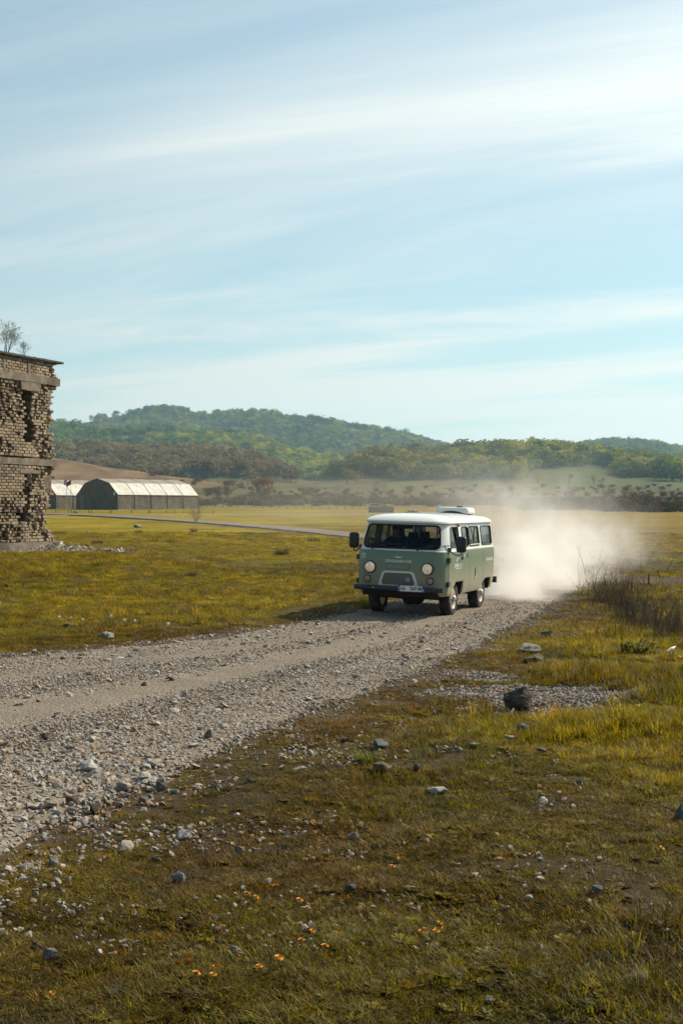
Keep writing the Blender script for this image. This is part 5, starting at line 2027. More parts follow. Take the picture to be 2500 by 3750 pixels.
for y0 in (-.95, -.35, .25, .85, 1.35, 1.72):
    MB().tube([(x, y0, roof_z(x, y0) + .001) for x in np.linspace(-.86, .86, 31)], .010, 5).build('roof_rib', MAT_GAP if y0 > 9 else MAT_WHITEP, van, 60)
hr = empty_h = MB()
hp = rrect([(-.38, -.30), (.38, -.30), (.38, .30), (-.38, .30)], .06, 4)
nn_ = len(hp)
vs = []
for z, k in ((2.135, 1.0), (2.155, 1.03), (2.225, 1.0), (2.262, .93), (2.27, .80)):
    for x, y in hp: vs.append((.20 + x * k, 1.30 + y * k, z))
fs = [(i * nn_ + j, i * nn_ + (j + 1) % nn_, (i + 1) * nn_ + (j + 1) % nn_, (i + 1) * nn_ + j) for i in range(4) for j in range(nn_)] + [tuple(4 * nn_ + j for j in range(nn_)), tuple(range(nn_ - 1, -1, -1))]
hatch = MB().add(vs, fs).build('roof_vent', MAT_WHITEP, van, 40)
MB().box((.20, 1.30, 2.125), (.70, .54, .03)).build('vent_seal', MAT_RUBBER, hatch)
arc = MB()
vs = [(.20 + .27 * x, .975, 2.142 + (.048 * (1 - x * x))) for x in np.linspace(-1, 1, 15)]
vs += [(.20 + .27 * x, .975, 2.136) for x in np.linspace(1, -1, 15)]
arc.add(vs, [tuple(range(30))]).build('vent_mouth', MAT_PLAST, hatch)
MB().lathe([(.0, .035), (.06, .03), (.09, .0)], 14, Matrix.Translation((.26, 1.45, 2.268))).build('vent_knob', MAT_RUBBER, hatch, 40)

# lamps
def disc_front(name, x, z, prof, mat, parent, sm=40, n=26):
    y = front_y(x, z)
    M = Matrix.Translation((x, y, z)) @ Matrix.Rotation(math.pi / 2, 4, 'X')
    return MB().lathe(prof, n, M).build(name, mat, parent, sm)


t = NT('lamp_lens')
n = t.noise(t.obj(), 18, 3, .6, (2.5, 1, 1))
c = t.mix(t.range(n, .40, .60), (.92, .72, .48), (.55, .46, .38))
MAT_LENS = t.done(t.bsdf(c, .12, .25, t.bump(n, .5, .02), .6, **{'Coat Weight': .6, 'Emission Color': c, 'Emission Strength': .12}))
MAT_LENS2 = simple('turn_lens', (.34, .22, .16), .3, spec=.5)
for s in (-1, 1):
    hl = disc_front('headlight', s * .615, 1.02, [(.128, -.03), (.128, .030), (.120, .040), (.106, .040), (.104, .028)], MAT_PLAST, van)
    disc_front('lens', s * .615, 1.02, [(.0, .052), (.04, .051), (.08, .045), (.106, .034)], MAT_LENS, hl)
    disc_front('chrome_ring', s * .615, 1.02, [(.103, .032), (.107, .040), (.112, .040), (.113, .032)], MAT_CHROME, hl)
    tl = disc_front('turn_signal', s * .672, .775, [(.078, -.02), (.078, .018), (.072, .026), (.066, .026)], MAT_GAP, van)
    disc_front('lens', s * .672, .775, [(.0, .046), (.035, .043), (.066, .022)], MAT_LENS2, tl)
    rf_ = MB().lathe([(0, .0), (.05, .0), (.05, .01), (0, .01)], 12, Matrix.Translation((s * .80, 2.12, .80)) @ Matrix.Rotation(-math.pi / 2, 4, 'X')).build('tail_light', simple('tail_red', (.3, .02, .02), .3), van)


def front_panel(name, poly, out, mat, parent, back=.0, fine=True):
    """a plate following the curved front"""
    P = []
    for a, b in zip(poly, poly[1:] + poly[:1]):
        m = max(1, int(math.hypot(a[0] - b[0], a[1] - b[1]) / .06))
        for i in range(m): P.append((a[0] + (b[0] - a[0]) * i / m, a[1] + (b[1] - a[1]) * i / m))
    cx = sum(p[0] for p in P) / len(P); cz = sum(p[1] for p in P) / len(P)
    vs, fs = [], []
    n = len(P)
    levels = (1.0, .66, .33)
    vs += [front_pt(x, z, back) for x, z in P]
    for k in levels: vs += [front_pt(cx + (x - cx) * k, cz + (z - cz) * k, out) for x, z in P]
    vs.append(front_pt(cx, cz, out))
    for l in range(3):
        for i in range(n): fs.append((l * n + i, l * n + (i + 1) % n, (l + 1) * n + (i + 1) % n, (l + 1) * n + i))
    for i in range(n): fs.append((3 * n + i, 3 * n + (i + 1) % n, 4 * n))
    b = MB().add(vs, fs)
    o = b.build(name, mat, parent, 40)
    return o


GR = rrect([(-.43, .655), (.43, .655), (.33, .955), (-.33, .955)], [.02, .02, .09, .09], 6)
GR2 = rrect([(-.372, .672), (.372, .672), (.290, .920), (-.290, .920)], [.05, .05, .07, .07], 6)
grille = front_panel('grille', GR, .022, MAT_WHITEP, van)
t = NT('grille_mesh')
p = t.obj()
sx_, _, sz_ = t.xyz(p)
wv1 = t.math('SINE', t.math('MULTIPLY', t.math('ADD', sx_, sz_), 260.0)); wv2 = t.math('SINE', t.math('MULTIPLY', t.math('SUBTRACT', sx_, sz_), 260.0))
wv = t.math('MULTIPLY', wv1, wv2)
c = t.mix(t.range(wv, -.2, .4), (.20, .195, .17), (.045, .043, .04))
MAT_MESH = t.done(t.bsdf(c, .7, .2))
front_panel('grille_mesh', GR2, .026, MAT_MESH, grille, .02)
disc_front('horn', .215, .79, [(.0, .034), (.03, .036), (.042, .034), (.05, .028)], simple('horn_grey', (.24, .235, .22), .6), grille)
HA = rrect([(-.245, 1.0), (.245, 1.0), (.245, 1.108), (-.245, 1.108)], .03, 4)
HA2 = rrect([(-.252, .993), (.252, .993), (.252, 1.115), (-.252, 1.115)], .034, 4)
front_panel('hatch_seam', HA2, .002, MAT_GAP, body)
front_panel('front_hatch', HA, .006, MAT_PAINT, van, .0)
# bird-wing emblem
em = MB()
for s in (-1, 1):
    P = [(0, 1.238), (s * .02, 1.228), (s * .085, 1.262), (s * .088, 1.268), (s * .03, 1.242), (s * .0, 1.246)]
    em.add([front_pt(x, z, .006) for x, z in P], [(0, 1, 2, 3, 4, 5)])
em.build('wing_emblem', MAT_CHROME, van)

# lettering laid on the body
def text_mesh(s_, size, ext=0.0, bold=0.0):
    cu = bpy.data.curves.new('txt', 'FONT'); cu.body = s_; cu.size = size; cu.align_x = 'CENTER'; cu.align_y = 'CENTER'; cu.offset = bold; cu.extrude = ext
    cu.resolution_u = 3
    o = bpy.data.objects.new('txt', cu); COL.objects.link(o)
    dg = bpy.context.evaluated_depsgraph_get(); dg.update()
    me = bpy.data.meshes.new_from_object(o.evaluated_get(dg))
    bpy.data.objects.remove(o)
    return me


def letter_front(s_, x0, z0, width, height, mat, parent, out=.005, name='lettering', shear=0.0, bold=.012):
    me = text_mesh(s_, 1.0, 0, bold)
    xs = [v.co.x for v in me.vertices]; ys = [v.co.y for v in me.vertices]
    kx, ky = width / (max(xs) - min(xs)), height / (max(ys) - min(ys))
    mx, my = (max(xs) + min(xs)) / 2, (max(ys) + min(ys)) / 2
    for v in me.vertices:
        lx, lz = (v.co.x - mx) * kx, (v.co.y - my) * ky
        v.co = front_pt(x0 + lx + lz * shear, z0 + lz, out)
    return mesh_obj(name, me, parent, mat)


def letter_side(s_, y0, z0, width, height, mat, parent, out=.009, name='lettering', bold=.015):
    me = text_mesh(s_, 1.0, 0, bold)
    xs = [v.co.x for v in me.vertices]; ys = [v.co.y for v in me.vertices]
    kx, ky = width / (max(xs) - min(xs)), height / (max(ys) - min(ys))
    mx, my = (max(xs) + min(xs)) / 2, (max(ys) + min(ys)) / 2
    for v in me.vertices:
        ly, lz = (v.co.x - mx) * kx, (v.co.y - my) * ky
        v.co = on_side(y0 + ly, z0 + lz, 1, out)
    return mesh_obj(name, me, parent, mat)


letter_front('DRIVEALBANIA.COM', 0, 1.158, .55, .060, MAT_LETTER, van, bold=.032)
front_panel('number_sticker', [(-.845, 1.195), (-.745, 1.195), (-.735, 1.292), (-.835, 1.292)], .005, MAT_LETTER, van)
letter_front('01', -.79, 1.243, .064, .066, MAT_GAP, van, .0075, 'lettering', .1, .02)
D1 = DOORS[1]
letter_side('DRIVE', -1.305, 1.075, .31, .075, MAT_LETTER, D1, bold=.035)
letter_side('ALBANIA', -.985, 1.075, .30, .070, simple('decal_grey', (.40, .44, .40), .6), D1)
tl_ = MB()      # the small line under the name, too fine to read
for i, (a, b) in enumerate(((-1.35, -1.27), (-1.255, -1.20), (-1.185, -1.13), (-1.10, -1.03), (-1.015, -.95))):
    tl_.add([on_side(y, z, 1, .009) for y, z in ((a, 1.002), (b, 1.002), (b, 1.020), (a, 1.020))], [(0, 1, 2, 3)])
tl_.build('small_print', MAT_LETTER, D1)
mt = MB()
for a, b in (((-1.33, 1.150), (-1.22, 1.235)), ((-1.22, 1.235), (-1.185, 1.205)), ((-1.185, 1.205), (-1.155, 1.22)), ((-1.155, 1.22), (-1.05, 1.145)), ((-1.26, 1.205), (-1.20, 1.165)), ((-1.20, 1.165), (-1.18, 1.185))):
    mt.tube([on_side(*a, 1, .009), on_side(*b, 1, .009)], .006, 4)
mt.build('mountain_emblem', MAT_LETTER, D1)
letter_side('DRIVEALBANIA.COM', 1.52, 1.115, .62, .066, MAT_LETTER, body, .005, bold=.03)

# bumper and number plate
def front_curve(x, z, out):
    return Vector((x, -2.25 + .12 * (x / .97) ** 2 - out, z))


bp_ = MB()
sec = [(.0, .545), (.060, .550), (.068, .562), (.068, .630), (.060, .642), (.0, .647)]
n_ = 22
vs, fs = [], []
for i in range(n_ + 1):
    x = -.955 + 1.91 * i / n_
    for o_, z in sec: vs.append(front_curve(x, z, .03 + o_))
m_ = len(sec)
for i in range(n_):
    for j in range(m_): fs.append((i * m_ + j, (i + 1) * m_ + j, (i + 1) * m_ + (j + 1) % m_, i * m_ + (j + 1) % m_))
fs += [tuple(range(m_)), tuple(n_ * m_ + j for j in range(m_ - 1, -1, -1))]
bp_.add(vs, fs)
bumper = bp_.build('bumper', MAT_BUMPER, van, 35)
MB().lathe([(0, .012), (.012, .010), (.014, 0)], 8, Matrix.Translation(front_curve(-.50, .60, .115)) @ Matrix.Rotation(math.pi / 2, 4, 'X')).build('bumper_bolt', MAT_CHROME, bumper)
PXC, PZC = .325, .612


def plate_pt(x, z, out=0.0):
    y0 = front_curve(PXC, 0, .118).y; y1 = (front_curve(PXC + .3, 0, .118).y - front_curve(PXC - .3, 0, .118).y) / .6
    return Vector((PXC + x, y0 + y1 * x - out, PZC + z))


def plate_quad(name, x0, x1, z0, z1, out, mat, parent, th=.004):
    vs = [plate_pt(x, z, o) for o in (out, out - th) for x, z in ((x0, z0), (x1, z0), (x1, z1), (x0, z1))]
    return MB().add(vs, [(0, 1, 2, 3), (7, 6, 5, 4), (0, 4, 5, 1), (1, 5, 6, 2), (2, 6, 7, 3), (3, 7, 4, 0)]).build(name, mat, parent)


plate = plate_quad('number_plate', -.278, .278, -.066, .066, .002, simple('plate_frame', (.20, .03, .035), .5), van, .012)
plate_quad('plate_face', -.225, .225, -.052, .060, .006, simple('plate_white', (.72, .72, .70), .4, var=.03), plate)
MAT_PBLUE = simple('plate_blue', (.020, .10, .36), .4)
plate_quad('plate_band', -.276, -.226, -.052, .060, .0065, MAT_PBLUE, plate)
plate_quad('plate_band', .226, .276, -.052, .060, .0065, MAT_PBLUE, plate)


def letter_plate(s_, x0, z0, width, height, mat, name='plate_lettering'):
    me = text_mesh(s_, 1.0, 0, .028)
    xs = [v.co.x for v in me.vertices]; ys = [v.co.y for v in me.vertices]
    kx, ky = width / (max(xs) - min(xs)), height / (max(ys) - min(ys))
    mx, my = (max(xs) + min(xs)) / 2, (max(ys) + min(ys)) / 2
    for v in me.vertices:
        v.co = plate_pt(x0 + (v.co.x - mx) * kx, z0 + (v.co.y - my) * ky, .0085)
    return mesh_obj(name, me, plate, mat)


MAT_INK = simple('plate_ink', (.010, .010, .010), .6)
letter_plate('AA', -.163, .004, .098, .082, MAT_INK)
letter_plate('769', .035, .004, .135, .082, MAT_INK)
letter_plate('VM', .163, .004, .100, .082, MAT_INK)
letter_plate('AL', -.251, -.030, .026, .022, MAT_LETTER)
MB().lathe([(.012, 0), (.016, .001), (.016, 0)], 14, Matrix.Translation(plate_pt(.251, -.024, .0085)) @ Matrix.Rotation(math.pi / 2, 4, 'X')).build('plate_ring', MAT_LETTER, plate)
MB().add([plate_pt(-.251 + x, .024 + z, .0085) for x, z in ((-.013, .012), (0, .004), (.013, .012), (.009, -.012), (0, -.018), (-.009, -.012))], [(0, 1, 2, 3, 4, 5)]).build('plate_eagle', MAT_LETTER, plate)

# mirrors
for s, mx, my, mz, px0 in ((1, 1.20, -1.80, 1.535, .97), (-1, -1.13, -1.80, 1.545, -.97)):
    mr = MB()
    prof = rrect([(-.105, -.165), (.105, -.165), (.105, .165), (-.105, .165)], .055, 5)
    nn_ = len(prof)
    vs = []
    for y, k in ((-.055, .72), (-.045, .90), (-.015, 1.0), (.02, .97)):
        for x, z in prof: vs.append((mx + x * k, my + y, mz + z * k))
    fs = [(i * nn_ + j, i * nn_ + (j + 1) % nn_, (i + 1) * nn_ + (j + 1) % nn_, (i + 1) * nn_ + j) for i in range(3) for j in range(nn_)] + [tuple(range(nn_ - 1, -1, -1)), tuple(3 * nn_ + j for j in range(nn_))]
    mo = mr.add(vs, fs).build('mirror', MAT_PLAST, van, 50)
    MB().add([(mx + x * .88, my + .0215, mz + z * .88) for x, z in prof], [tuple(range(nn_))]).build('mirror_glass', MAT_CHROME, mo)
    MB().tube([(px0 * .985, -1.83, 1.41), (px0 * 1.02, -1.86, 1.385), ((px0 + mx) / 2, -1.85, 1.32), (mx - s * .03, -1.82, 1.31), (mx, -1.80, 1.34), (mx, -1.795, 1.40)], .012, 7).build('mirror_arm', MAT_PLAST, mo, 60)
    MB().box((px0 * .985, -1.83, 1.415), (.07, .085, .085)).build('mirror_mount', MAT_PLAST, mo)

# wheels
MAT_TYRE = None
t = NT('tyre_rubber')
p = t.obj()
n = t.noise(p, 6, 5, .6)
c = t.mix(t.range(n, .4, .75), (.020, .019, .018), (.085, .073, .060))
MAT_TYRE = t.done(t.bsdf(c, .9, 0, t.bump(t.noise(p, 60, 3), .3, .01), .2))
TR = .372
tyre = MB()
prof = [(.215, -.095), (.235, -.112), (.290, -.120), (.335, -.112), (.358, -.100), (.372, -.092), (.376, -.055), (.378, -.018), (.378, .018), (.376, .055), (.372, .092), (.358, .100), (.335, .112), (.290, .120), (.235, .112), (.215, .095)]
NSEG = 88
vs, fs = [], []
for i, (r_, h_) in enumerate(prof):
    for k in range(NSEG):
        a = 2 * math.pi * k / NSEG
        dr = 0
        if 4 <= i <= 11:
            sh = (k + (2 if h_ > 0 else 0)) % 4
            dr = -.014 if sh >= 2 else 0
            if i in (7, 8): dr = -.014 if (k % 4) < 1 else 0
        vs.append(((r_ + dr) * math.cos(a), (r_ + dr) * math.sin(a), h_))
m_ = len(prof)
for i in range(m_):
    for k in range(NSEG):
        j = (i + 1) % m_
        fs.append((i * NSEG + k, i * NSEG + (k + 1) % NSEG, j * NSEG + (k + 1) % NSEG, j * NSEG + k))
tyre.add(vs, fs)
tyre_me = tyre.mesh('tyre'); smooth(tyre_me, 32); tyre_me.materials.append(MAT_TYRE)
rim = MB()
rim.lathe([(.214, .094), (.222, .104), (.214, .108), (.200, .096), (.192, .060), (.176, .050), (.166, .078), (.135, .094), (.10, .090), (.075, .098), (.072, .102), (.0, .102)], 40)
rim.lathe([(.214, -.094), (.19, -.06), (.18, .04), (.0, .045)], 30)
rim_me = rim.mesh('rim'); smooth(rim_me, 35); rim_me.materials.append(MAT_STEEL)
cap = MB()
cap.lathe([(.070, .10), (.066, .125), (.056, .150), (.040, .160), (.0, .162)], 24)
cap_me = cap.mesh('hub'); smooth(cap_me, 40); cap_me.materials.append(MAT_STEEL)
slot_me = MB()
for k in range(8):
    a = 2 * math.pi * k / 8
    R_ = Matrix.Rotation(a, 3, 'Z')
    q_ = [R_ @ Vector((.150 + x, y, .0875 - (x * .6))) for x, y in rrect([(-.016, -.024), (.014, -.030), (.014, .030), (-.016, .024)], .008, 2)]
    slot_me.add([v + Vector((0, 0, .004)) for v in q_], [tuple(range(len(q_)))])
slot_me = slot_me.mesh('rim_slots'); slot_me.materials.append(MAT_UNDER)
nut_me = MB()
for k in range(5):
    a = 2 * math.pi * k / 5
    nut_me.lathe([(.011, .090), (.011, .112), (0, .112)], 6, Matrix.Translation((.094 * math.cos(a), .094 * math.sin(a), 0)))
nut_me = nut_me.mesh('wheel_nuts'); nut_me.materials.append(MAT_UNDER)
for s in (-1, 1):
    for y0 in (-1.15, 1.15):
        w_o = empty('wheel'); w_o.parent = van
        w_o.location = (s * .775, y0, TR)
        w_o.rotation_euler = (0, s * math.pi / 2, 0)
        for nm, me in (('tyre', tyre_me), ('rim', rim_me), ('hub', cap_me), ('rim_slots', slot_me), ('wheel_nuts', nut_me)):
            o = bpy.data.objects.new(nm, me); link(o, w_o)
            if s < 0: pass
            o.rotation_euler = (0, 0, rng.random() * 3)

# underside
for y0 in (-1.15, 1.15):
    ax_ = MB().tube([(-.70, y0, TR), (.70, y0, TR)], .055, 10)
    ax_.lathe([(0, -.15), (.09, -.13), (.15, -.05), (.155, .05), (.09, .13), (0, .15)], 18, Matrix.Translation((.10, y0, TR - .01)) @ Matrix.Rotation(math.pi / 2, 4, 'X'))
    ax_.build('axle', MAT_UNDER, van, 40)
    for s in (-1, 1):
        MB().tube([(s * .42, y0 - .55, .52), (s * .42, y0 - .2, .44), (s * .42, y0, .42), (s * .42, y0 + .2, .44), (s * .42, y0 + .55, .52)], .035, 6).build('leaf_spring', MAT_UNDER, van)
for s in (-1, 1):
    MB().box((s * .40, .0, .56), (.08, 4.0, .13)).build('frame_rail', MAT_UNDER, van)
    for y0, y1 in ((-1.66, -.69), (.62, 1.72)):      # wheel tubs keep the inside dark
        MB().box((s * .60, (y0 + y1) / 2, .80), (.60, y1 - y0 + .06, .05)).build('wheel_tub', MAT_UNDER, van)
        MB().box((s * .33, (y0 + y1) / 2, .62), (.04, y1 - y0 + .06, .36)).build('wheel_tub', MAT_UNDER, van)
        MB().box((s * .60, y1 + .02, .60), (.60, .03, .34)).build('wheel_tub', MAT_UNDER, van)
MB().box((0, .2, .40), (.30, 1.1, .22), taper=.8).build('gearbox', MAT_UNDER, van)
MB().box((-.55, .15, .47), (.34, .8, .20)).build('fuel_tank', MAT_UNDER, van)
MB().tube([(-.62, -1.75, .40), (.0, -1.70, .37), (.62, -1.75, .40)], .022, 6).build('steering_rod', MAT_UNDER, van)
MB().box((0, -2.05, .50), (1.60, .12, .14)).build('front_crossmember', MAT_UNDER, van)
MB().box((.50, 2.24, .61), (.95, .08, .14)).build('rear_bumper', MAT_PLAST, van)
MB().box((-.50, 2.24, .61), (.95, .08, .14)).build('rear_bumper', MAT_PLAST, van)

# inside
MB().box((0, -.05, .83), (1.80, 3.9, .04)).build('floor', MAT_INT, van)
MB().box((0, -1.83, 1.30), (1.62, .30, .20), Euler((-.25, 0, 0))).build('dashboard', MAT_INT, van)
MB().box((0, -1.15, 1.05), (.55, .95, .46), taper=.85).build('engine_cover', MAT_INT, van)
for s in (-1, 1):
    st = MB(); st.box((s * .54, -.92, 1.02), (.50, .50, .14), taper=.95); st.box((s * .54, -.66, 1.32), (.48, .12, .60), Euler((-.16, 0, 0)), taper=.85)
    so = st.build('front_seat', MAT_SEAT, van)
    MB().box((s * .54, -.585, 1.70), (.26, .09, .19), taper=.85).build('headrest', MAT_SEAT, so)
for y0 in (.25, 1.15):
    for x0 in (-.56, .34):
        st = MB(); st.box((x0, y0, 1.0), (.62, .48, .14)); st.box((x0, y0 + .25, 1.28), (.60, .12, .52), Euler((-.12, 0, 0)), taper=.9)
        so = st.build('rear_seat', MAT_SEAT, van)
        MB().box((x0, y0 + .31, 1.60), (.24, .08, .17), taper=.85).build('headrest', MAT_SEAT, so)
MB().box((0, .0, 1.985), (1.62, 3.6, .02)).build('headlining', MAT_INT, van)
for x0, y0 in ((.17, -.10), (-.12, -.08)):      # grab straps and belts hanging in the aisle
    MB().tube([(x0, y0, 1.95), (x0 + .02, y0, 1.72), (x0 + .01, y0, 1.45)], .014, 5).build('seat_belt', MAT_SEAT, van)
sw = MB()
swM = Matrix.Translation((.54, -1.50, 1.36)) @ Matrix.Rotation(-.95, 4, 'X')
sw.tube([swM @ Vector((.21 * math.cos(a), .21 * math.sin(a), 0)) for a in np.linspace(0, 2 * math.pi, 29)[:-1]], .014, 7, closed=True)
for a in (math.pi / 2 * 3, .3, math.pi - .3): sw.tube([swM @ Vector((0, 0, -.02)), swM @ Vector((.21 * math.cos(a), .21 * math.sin(a), 0))], .011, 6)
sw.tube([swM @ Vector((0, 0, -.02)), Vector((.54, -1.80, 1.05))], .022, 7)
sw.build('steering_wheel', MAT_PLAST, van)
MB().tube([(-.80, -1.86, 1.42), (-.80, -1.82, 1.60), (-.78, -1.80, 1.70)], .013, 6).build('grab_handle', MAT_PLAST, van)
MB().box((.05, -1.84, 1.85), (.24, .02, .065)).build('inside_mirror', MAT_PLAST, van)


# ================================================================== THE TWO PEOPLE IN THE CAB
MAT_SKIN = simple('skin', (.50, .30, .21), .6, var=.06)
MAT_SHIRT = simple('shirt_navy', (.045, .055, .085), .9)
MAT_VEST = simple('top_dark', (.030, .030, .034), .9)
MAT_HAIR = simple('hair_dark', (.020, .014, .010), .8)
MAT_TROUSER = simple('trousers', (.05, .05, .06), .9)


def person(label, x0, facing, mat_top, sleeve, hands, cap):
    """seated; local van frame: seat under x0, facing -Y. hands: target of each wrist and direction"""
    V, E, R, matz = [], [], [], []

    def add(p, r, parent=None, m=0):
        V.append(Vector(p)); R.append(r)
        if parent is not None: E.append((parent, len(V) - 1))
        return len(V) - 1
    pel = add((x0, -.86, 1.16), (.155, .115))
    sp = add((x0, -.84, 1.30), (.150, .105), pel)
    ch = add((x0, -.85, 1.46), (.170, .115), sp)
    sh = add((x0, -.85, 1.56), (.115, .085), ch)
    nk = add((x0, -.87, 1.63), (.056, .056), sh)
    hd0 = add((x0, -.89, 1.685), (.070, .080), nk)
    hd1 = add((x0, -.895, 1.76), (.078, .094), hd0)
    hd2 = add((x0, -.885, 1.83), (.066, .080), hd1)
    for s, (elb, wr, hdir) in zip((-1, 1), hands):
        a = add((x0 + s * .18, -.85, 1.54), (.062, .062), sh)
        e = add(elb, (.045, .045), a)
        w = add(wr, (.028, .030), e)
        d = Vector(hdir).normalized()
        pm = add(Vector(wr) + d * .05, (.030, .020), w)
        pm2 = add(Vector(wr) + d * .085, (.034, .018), pm)
        side = d.cross(Vector((0, 0, 1))).normalized()
        for k, L in zip((-1.5, -.5, .5, 1.5), (.060, .072, .068, .052)):
            f1 = add(V[pm2] + side * k * .018 + d * .02, (.0095, .0095), pm2)
            f2 = add(V[f1] + d * L * .55 + Vector((0, 0, -.010)), (.0088, .0088), f1)
            add(V[f2] + d * L * .25 + Vector((0, 0, -.026)), (.0075, .0075), f2)
        t1 = add(V[pm] + side * s * -.040 + d * .02, (.0105, .0105), pm)
        add(V[t1] + d * .035 + Vector((0, 0, -.012)), (.009, .009), t1)
        h = add((x0 + s * .10, -.92, 1.14), (.090, .085), pel)
        kn = add((x0 + s * .13, -1.30, 1.16), (.062, .062), h)
        an = add((x0 + s * .13, -1.40, .93), (.045, .050), kn)
        add((x0 + s * .13, -1.52, .885), (.036, .028), an)
    me = bpy.data.meshes.new('person_body')
    me.from_pydata([tuple(v) for v in V], E, [])
    o = bpy.data.objects.new('person_body', me)
    COL.objects.link(o)
    o.modifiers.new('skin', 'SKIN')
    if not me.skin_vertices: bpy.context.view_layer.objects.active = o
    sv = me.skin_vertices[0].data if me.skin_vertices else None
    for i, r in enumerate(R): sv[i].radius = r
    sv[0].use_root = True
    ss = o.modifiers.new('sub', 'SUBSURF'); ss.levels = 2; ss.render_levels = 2
    dg = bpy.context.evaluated_depsgraph_get(); dg.update()
    bme_ = bpy.data.meshes.new_from_object(o.evaluated_get(dg))
    bpy.data.objects.remove(o)
    smooth(bme_)
    # a face: nose, brow and eye hollows, chin
    for v in bme_.vertices:
        c = v.co
        if c.z > 1.66 and c.y < -.93:
            fx = c.x - x0
            c.y -= .020 * math.exp(-(fx / .013) ** 2 - ((c.z - 1.748) / .018) ** 2)
            c.y -= .008 * math.exp(-(fx / .035) ** 2 - ((c.z - 1.682) / .016) ** 2)
            c.y += .010 * (math.exp(-((abs(fx) - .032) / .014) ** 2 - ((c.z - 1.774) / .010) ** 2))
    root = empty('person')
    root.matrix_world = Matrix.LocRotScale(van.location, van.rotation_euler, None)
    bo = mesh_obj('body', bme_, root, [MAT_SKIN, mat_top, MAT_TROUSER])
    for p_ in bme_.polygons:
        c = p_.center
        far_arm = abs(c.x - x0) > .21
        if c.z > 1.615 and abs(c.x - x0) < .12: mi = 0
        elif c.z < 1.215 and c.y > -1.65 and not (far_arm and c.z > 1.1): mi = 2
        else: mi = 1
        for s, (elb, wr, hd) in zip((-1, 1), hands):
            if (c - Vector(wr)).length < sleeve or ((c - Vector(wr)).length < .20 and (c - Vector(wr)).dot(Vector(hd)) > 0): mi = 0
        p_.material_index = mi
    # hair or cap
    hb = MB()
    vs, fs = [], []
    n_ = 18
    levels = [(1.775, 1.0), (1.80, 1.04), (1.84, .96), (1.872, .72), (1.89, .3)]
    for z, k in levels:
        for i in range(n_):
            a = 2 * math.pi * i / n_
            yb = -.885 + .112 * k * math.sin(a)
            zz_ = z if (cap or math.sin(a) < -.35) else z - .07 * (1.89 - z) / .115
            vs.append((x0 + .094 * k * math.cos(a), yb, zz_ + (.03 if (not cap and math.sin(a) < -.35 and z < 1.80) else 0)))
    for i in range(len(levels) - 1):
        for k in range(n_): fs.append((i * n_ + k, i * n_ + (k + 1) % n_, (i + 1) * n_ + (k + 1) % n_, (i + 1) * n_ + k))
    fs.append(tuple((len(levels) - 1) * n_ + k for k in range(n_)))
    hb.add(vs, fs)
    if cap:
        hb.add([(x0 + .075 * math.cos(a), -.985 - .07 * abs(math.sin(a)), 1.785) for a in np.linspace(math.pi, 2 * math.pi, 12)] + [(x0 + .075 * math.cos(a), -.97, 1.80) for a in np.linspace(2 * math.pi, math.pi, 12)], [tuple(range(24))])
    hb.build('hat' if cap else 'hair', MAT_VEST if cap else MAT_HAIR, root, 60)
    for s in (-1, 1):
        MB().lathe([(0, .006), (.012, .005), (.018, 0), (0, -.003)], 10, Matrix.Translation((x0 + s * .079, -.885, 1.755)) @ Matrix.Rotation(s * math.pi / 2, 4, 'Y') @ Matrix.Diagonal((1.5, 1, 1, 1))).build('ear', MAT_SKIN, root, 60)
        MB().lathe([(0, .006), (.008, .004), (.010, 0)], 10, Matrix.Translation((x0 + s * .030, -.978, 1.774)) @ Matrix.Rotation(math.pi / 2, 4, 'X')).build('eye', MAT_HAIR, root, 60)
    return tag(root, label, 'person')


person('person in navy shirt driving, hands on the steering wheel', .54, 0, MAT_SHIRT, .09,
       [((.24, -1.10, 1.33), (.42, -1.37, 1.47), (.35, -1, .2)), ((.82, -1.12, 1.33), (.66, -1.37, 1.47), (-.35, -1, .2))], False)
person('person in dark top and cap on the passenger seat gripping the handle', -.50, 0, MAT_VEST, .30,
       [((-.74, -1.15, 1.42), (-.79, -1.62, 1.58), (0, -1, .25)), ((-.26, -1.06, 1.30), (-.36, -1.26, 1.26), (-.3, -1, -.1))], True)


# ================================================================== DUST AND HAZE
def volume_box(name, lo, hi, label, builder):
    c = [(a + b) / 2 for a, b in zip(lo, hi)]; d = [b - a for a, b in zip(lo, hi)]
    m = MB().box((0, 0, 0), d)
    o = m.build(name, builder())
    o.location = c
    return tag(o, label, name.replace('_', ' ').split()[0], kind='stuff')


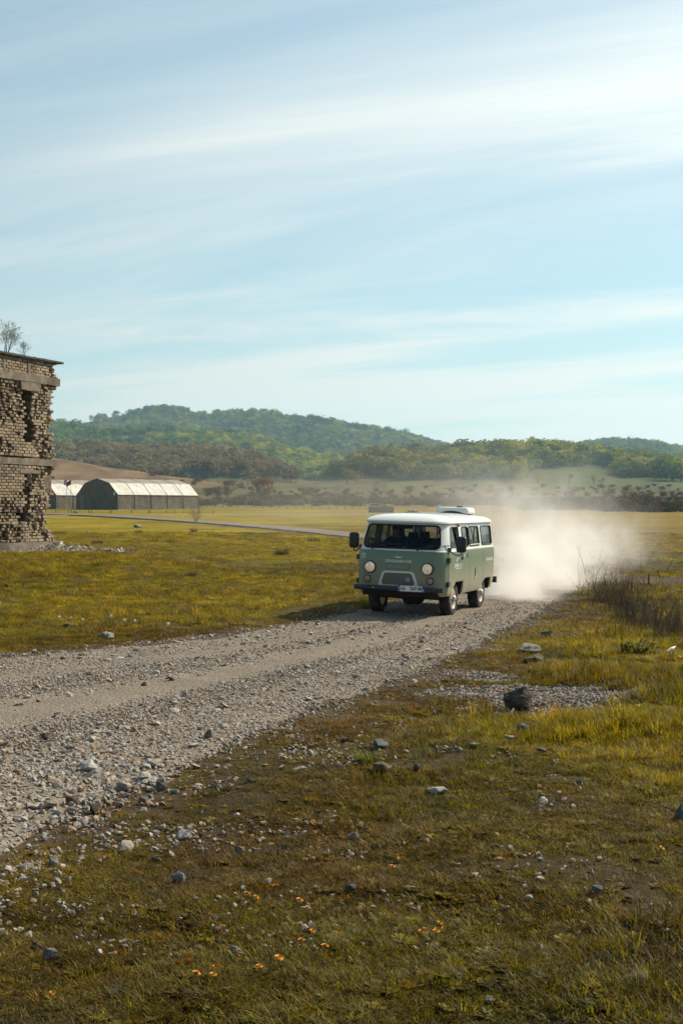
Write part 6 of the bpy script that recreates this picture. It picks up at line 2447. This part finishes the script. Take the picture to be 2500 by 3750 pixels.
def puffs(name, list_, noise_scale, lo, hi, color, aniso, step):
    t = NT(name)
    p = t.pos()
    tot = None
    n = t.noise(p, noise_scale, 5, .58)
    warp = t.node('ShaderNodeTexNoise'); t.put(warp.inputs['Vector'], p); warp.inputs['Scale'].default_value = noise_scale * .8; warp.inputs['Detail'].default_value = 2
    off = t.node('ShaderNodeVectorMath', operation='SUBTRACT'); t.put(off.inputs[0], warp.outputs['Color']); off.inputs[1].default_value = (.5, .5, .5)
    for (c, r, d, wv) in list_:
        o2 = t.node('ShaderNodeVectorMath', operation='SCALE'); t.put(o2.inputs[0], off.outputs[0]); o2.inputs[3].default_value = wv
        q = t.node('ShaderNodeVectorMath', operation='ADD'); t.put(q.inputs[0], p); t.put(q.inputs[1], o2.outputs[0])
        s = t.node('ShaderNodeVectorMath', operation='SUBTRACT'); t.put(s.inputs[0], q.outputs[0]); s.inputs[1].default_value = c
        dv = t.node('ShaderNodeVectorMath', operation='DIVIDE'); t.put(dv.inputs[0], s.outputs[0]); dv.inputs[1].default_value = r
        ln = t.node('ShaderNodeVectorMath', operation='LENGTH'); t.put(ln.inputs[0], dv.outputs[0])
        f = t.range(ln.outputs['Value'], 0.05, 1.0, d, 0.0)
        f = t.math('MULTIPLY', f, t.range(ln.outputs['Value'], 0.0, 1.0, 1.0, 0.35))
        tot = f if tot is None else t.math('ADD', tot, f)
    dens = t.math('MULTIPLY', tot, t.range(n, lo, hi, .04, 1.5))
    v = t.node('ShaderNodeVolumePrincipled')
    v.inputs['Color'].default_value = (*color, 1)
    v.inputs['Anisotropy'].default_value = aniso
    t.put(v.inputs['Density'], dens)
    t.l.new(v.outputs[0], t.out.inputs['Volume'])
    t.mat.cycles.volume_step_rate = step
    return t.mat


volume_box('dust_cloud', (1.5, 30.4, -.15), (17.0, 66.0, 5.2), 'bright dust cloud billowing behind the van',
           lambda: puffs('road_dust', [((4.35, 33.4, .15), (1.4, 2.4, .95), 1.7, 1.0), ((5.3, 37.0, .35), (2.2, 3.2, 1.45), 1.5, 1.9), ((6.6, 41.5, .55), (2.6, 4.5, 1.7), .85, 2.6), ((6.2, 45, 1.3), (4.2, 9.5, 2.7), .13, 2.6), ((9.4, 52, 1.0), (3.8, 9, 2.0), .20, 2.4), ((6.6, 50, 2.2), (5.0, 13, 2.9), .045, 3.0)], 1.0, .41, .60, (.988, .960, .915), .0, .5))
volume_box('drifting_dust', (-30, 68, -.2), (36, 230, 12), 'thin tan dust drifting over the far field',
           lambda: puffs('drift_dust', [((-5, 108, 2.0), (12, 36, 4.2), .0050, 7), ((5, 130, 2.0), (26, 75, 5.0), .0018, 14), ((9, 110, 4.0), (13, 45, 7.0), .0032, 10), ((-4, 180, 3.0), (20, 60, 6.0), .0015, 14)], .07, .36, .66, (.97, .92, .84), .0, .6))


def haze_mat():
    t = NT('valley_air')
    v = t.node('ShaderNodeVolumePrincipled')
    v.inputs['Color'].default_value = (.50, .80, 1.0, 1)
    v.inputs['Density'].default_value = .00010
    v.inputs['Anisotropy'].default_value = .2
    t.l.new(v.outputs[0], t.out.inputs['Volume'])
    return t.mat


volume_box('haze', (-4300, -140, -8), (4300, 4400, 260), 'thin blue air fading the far hills', haze_mat)
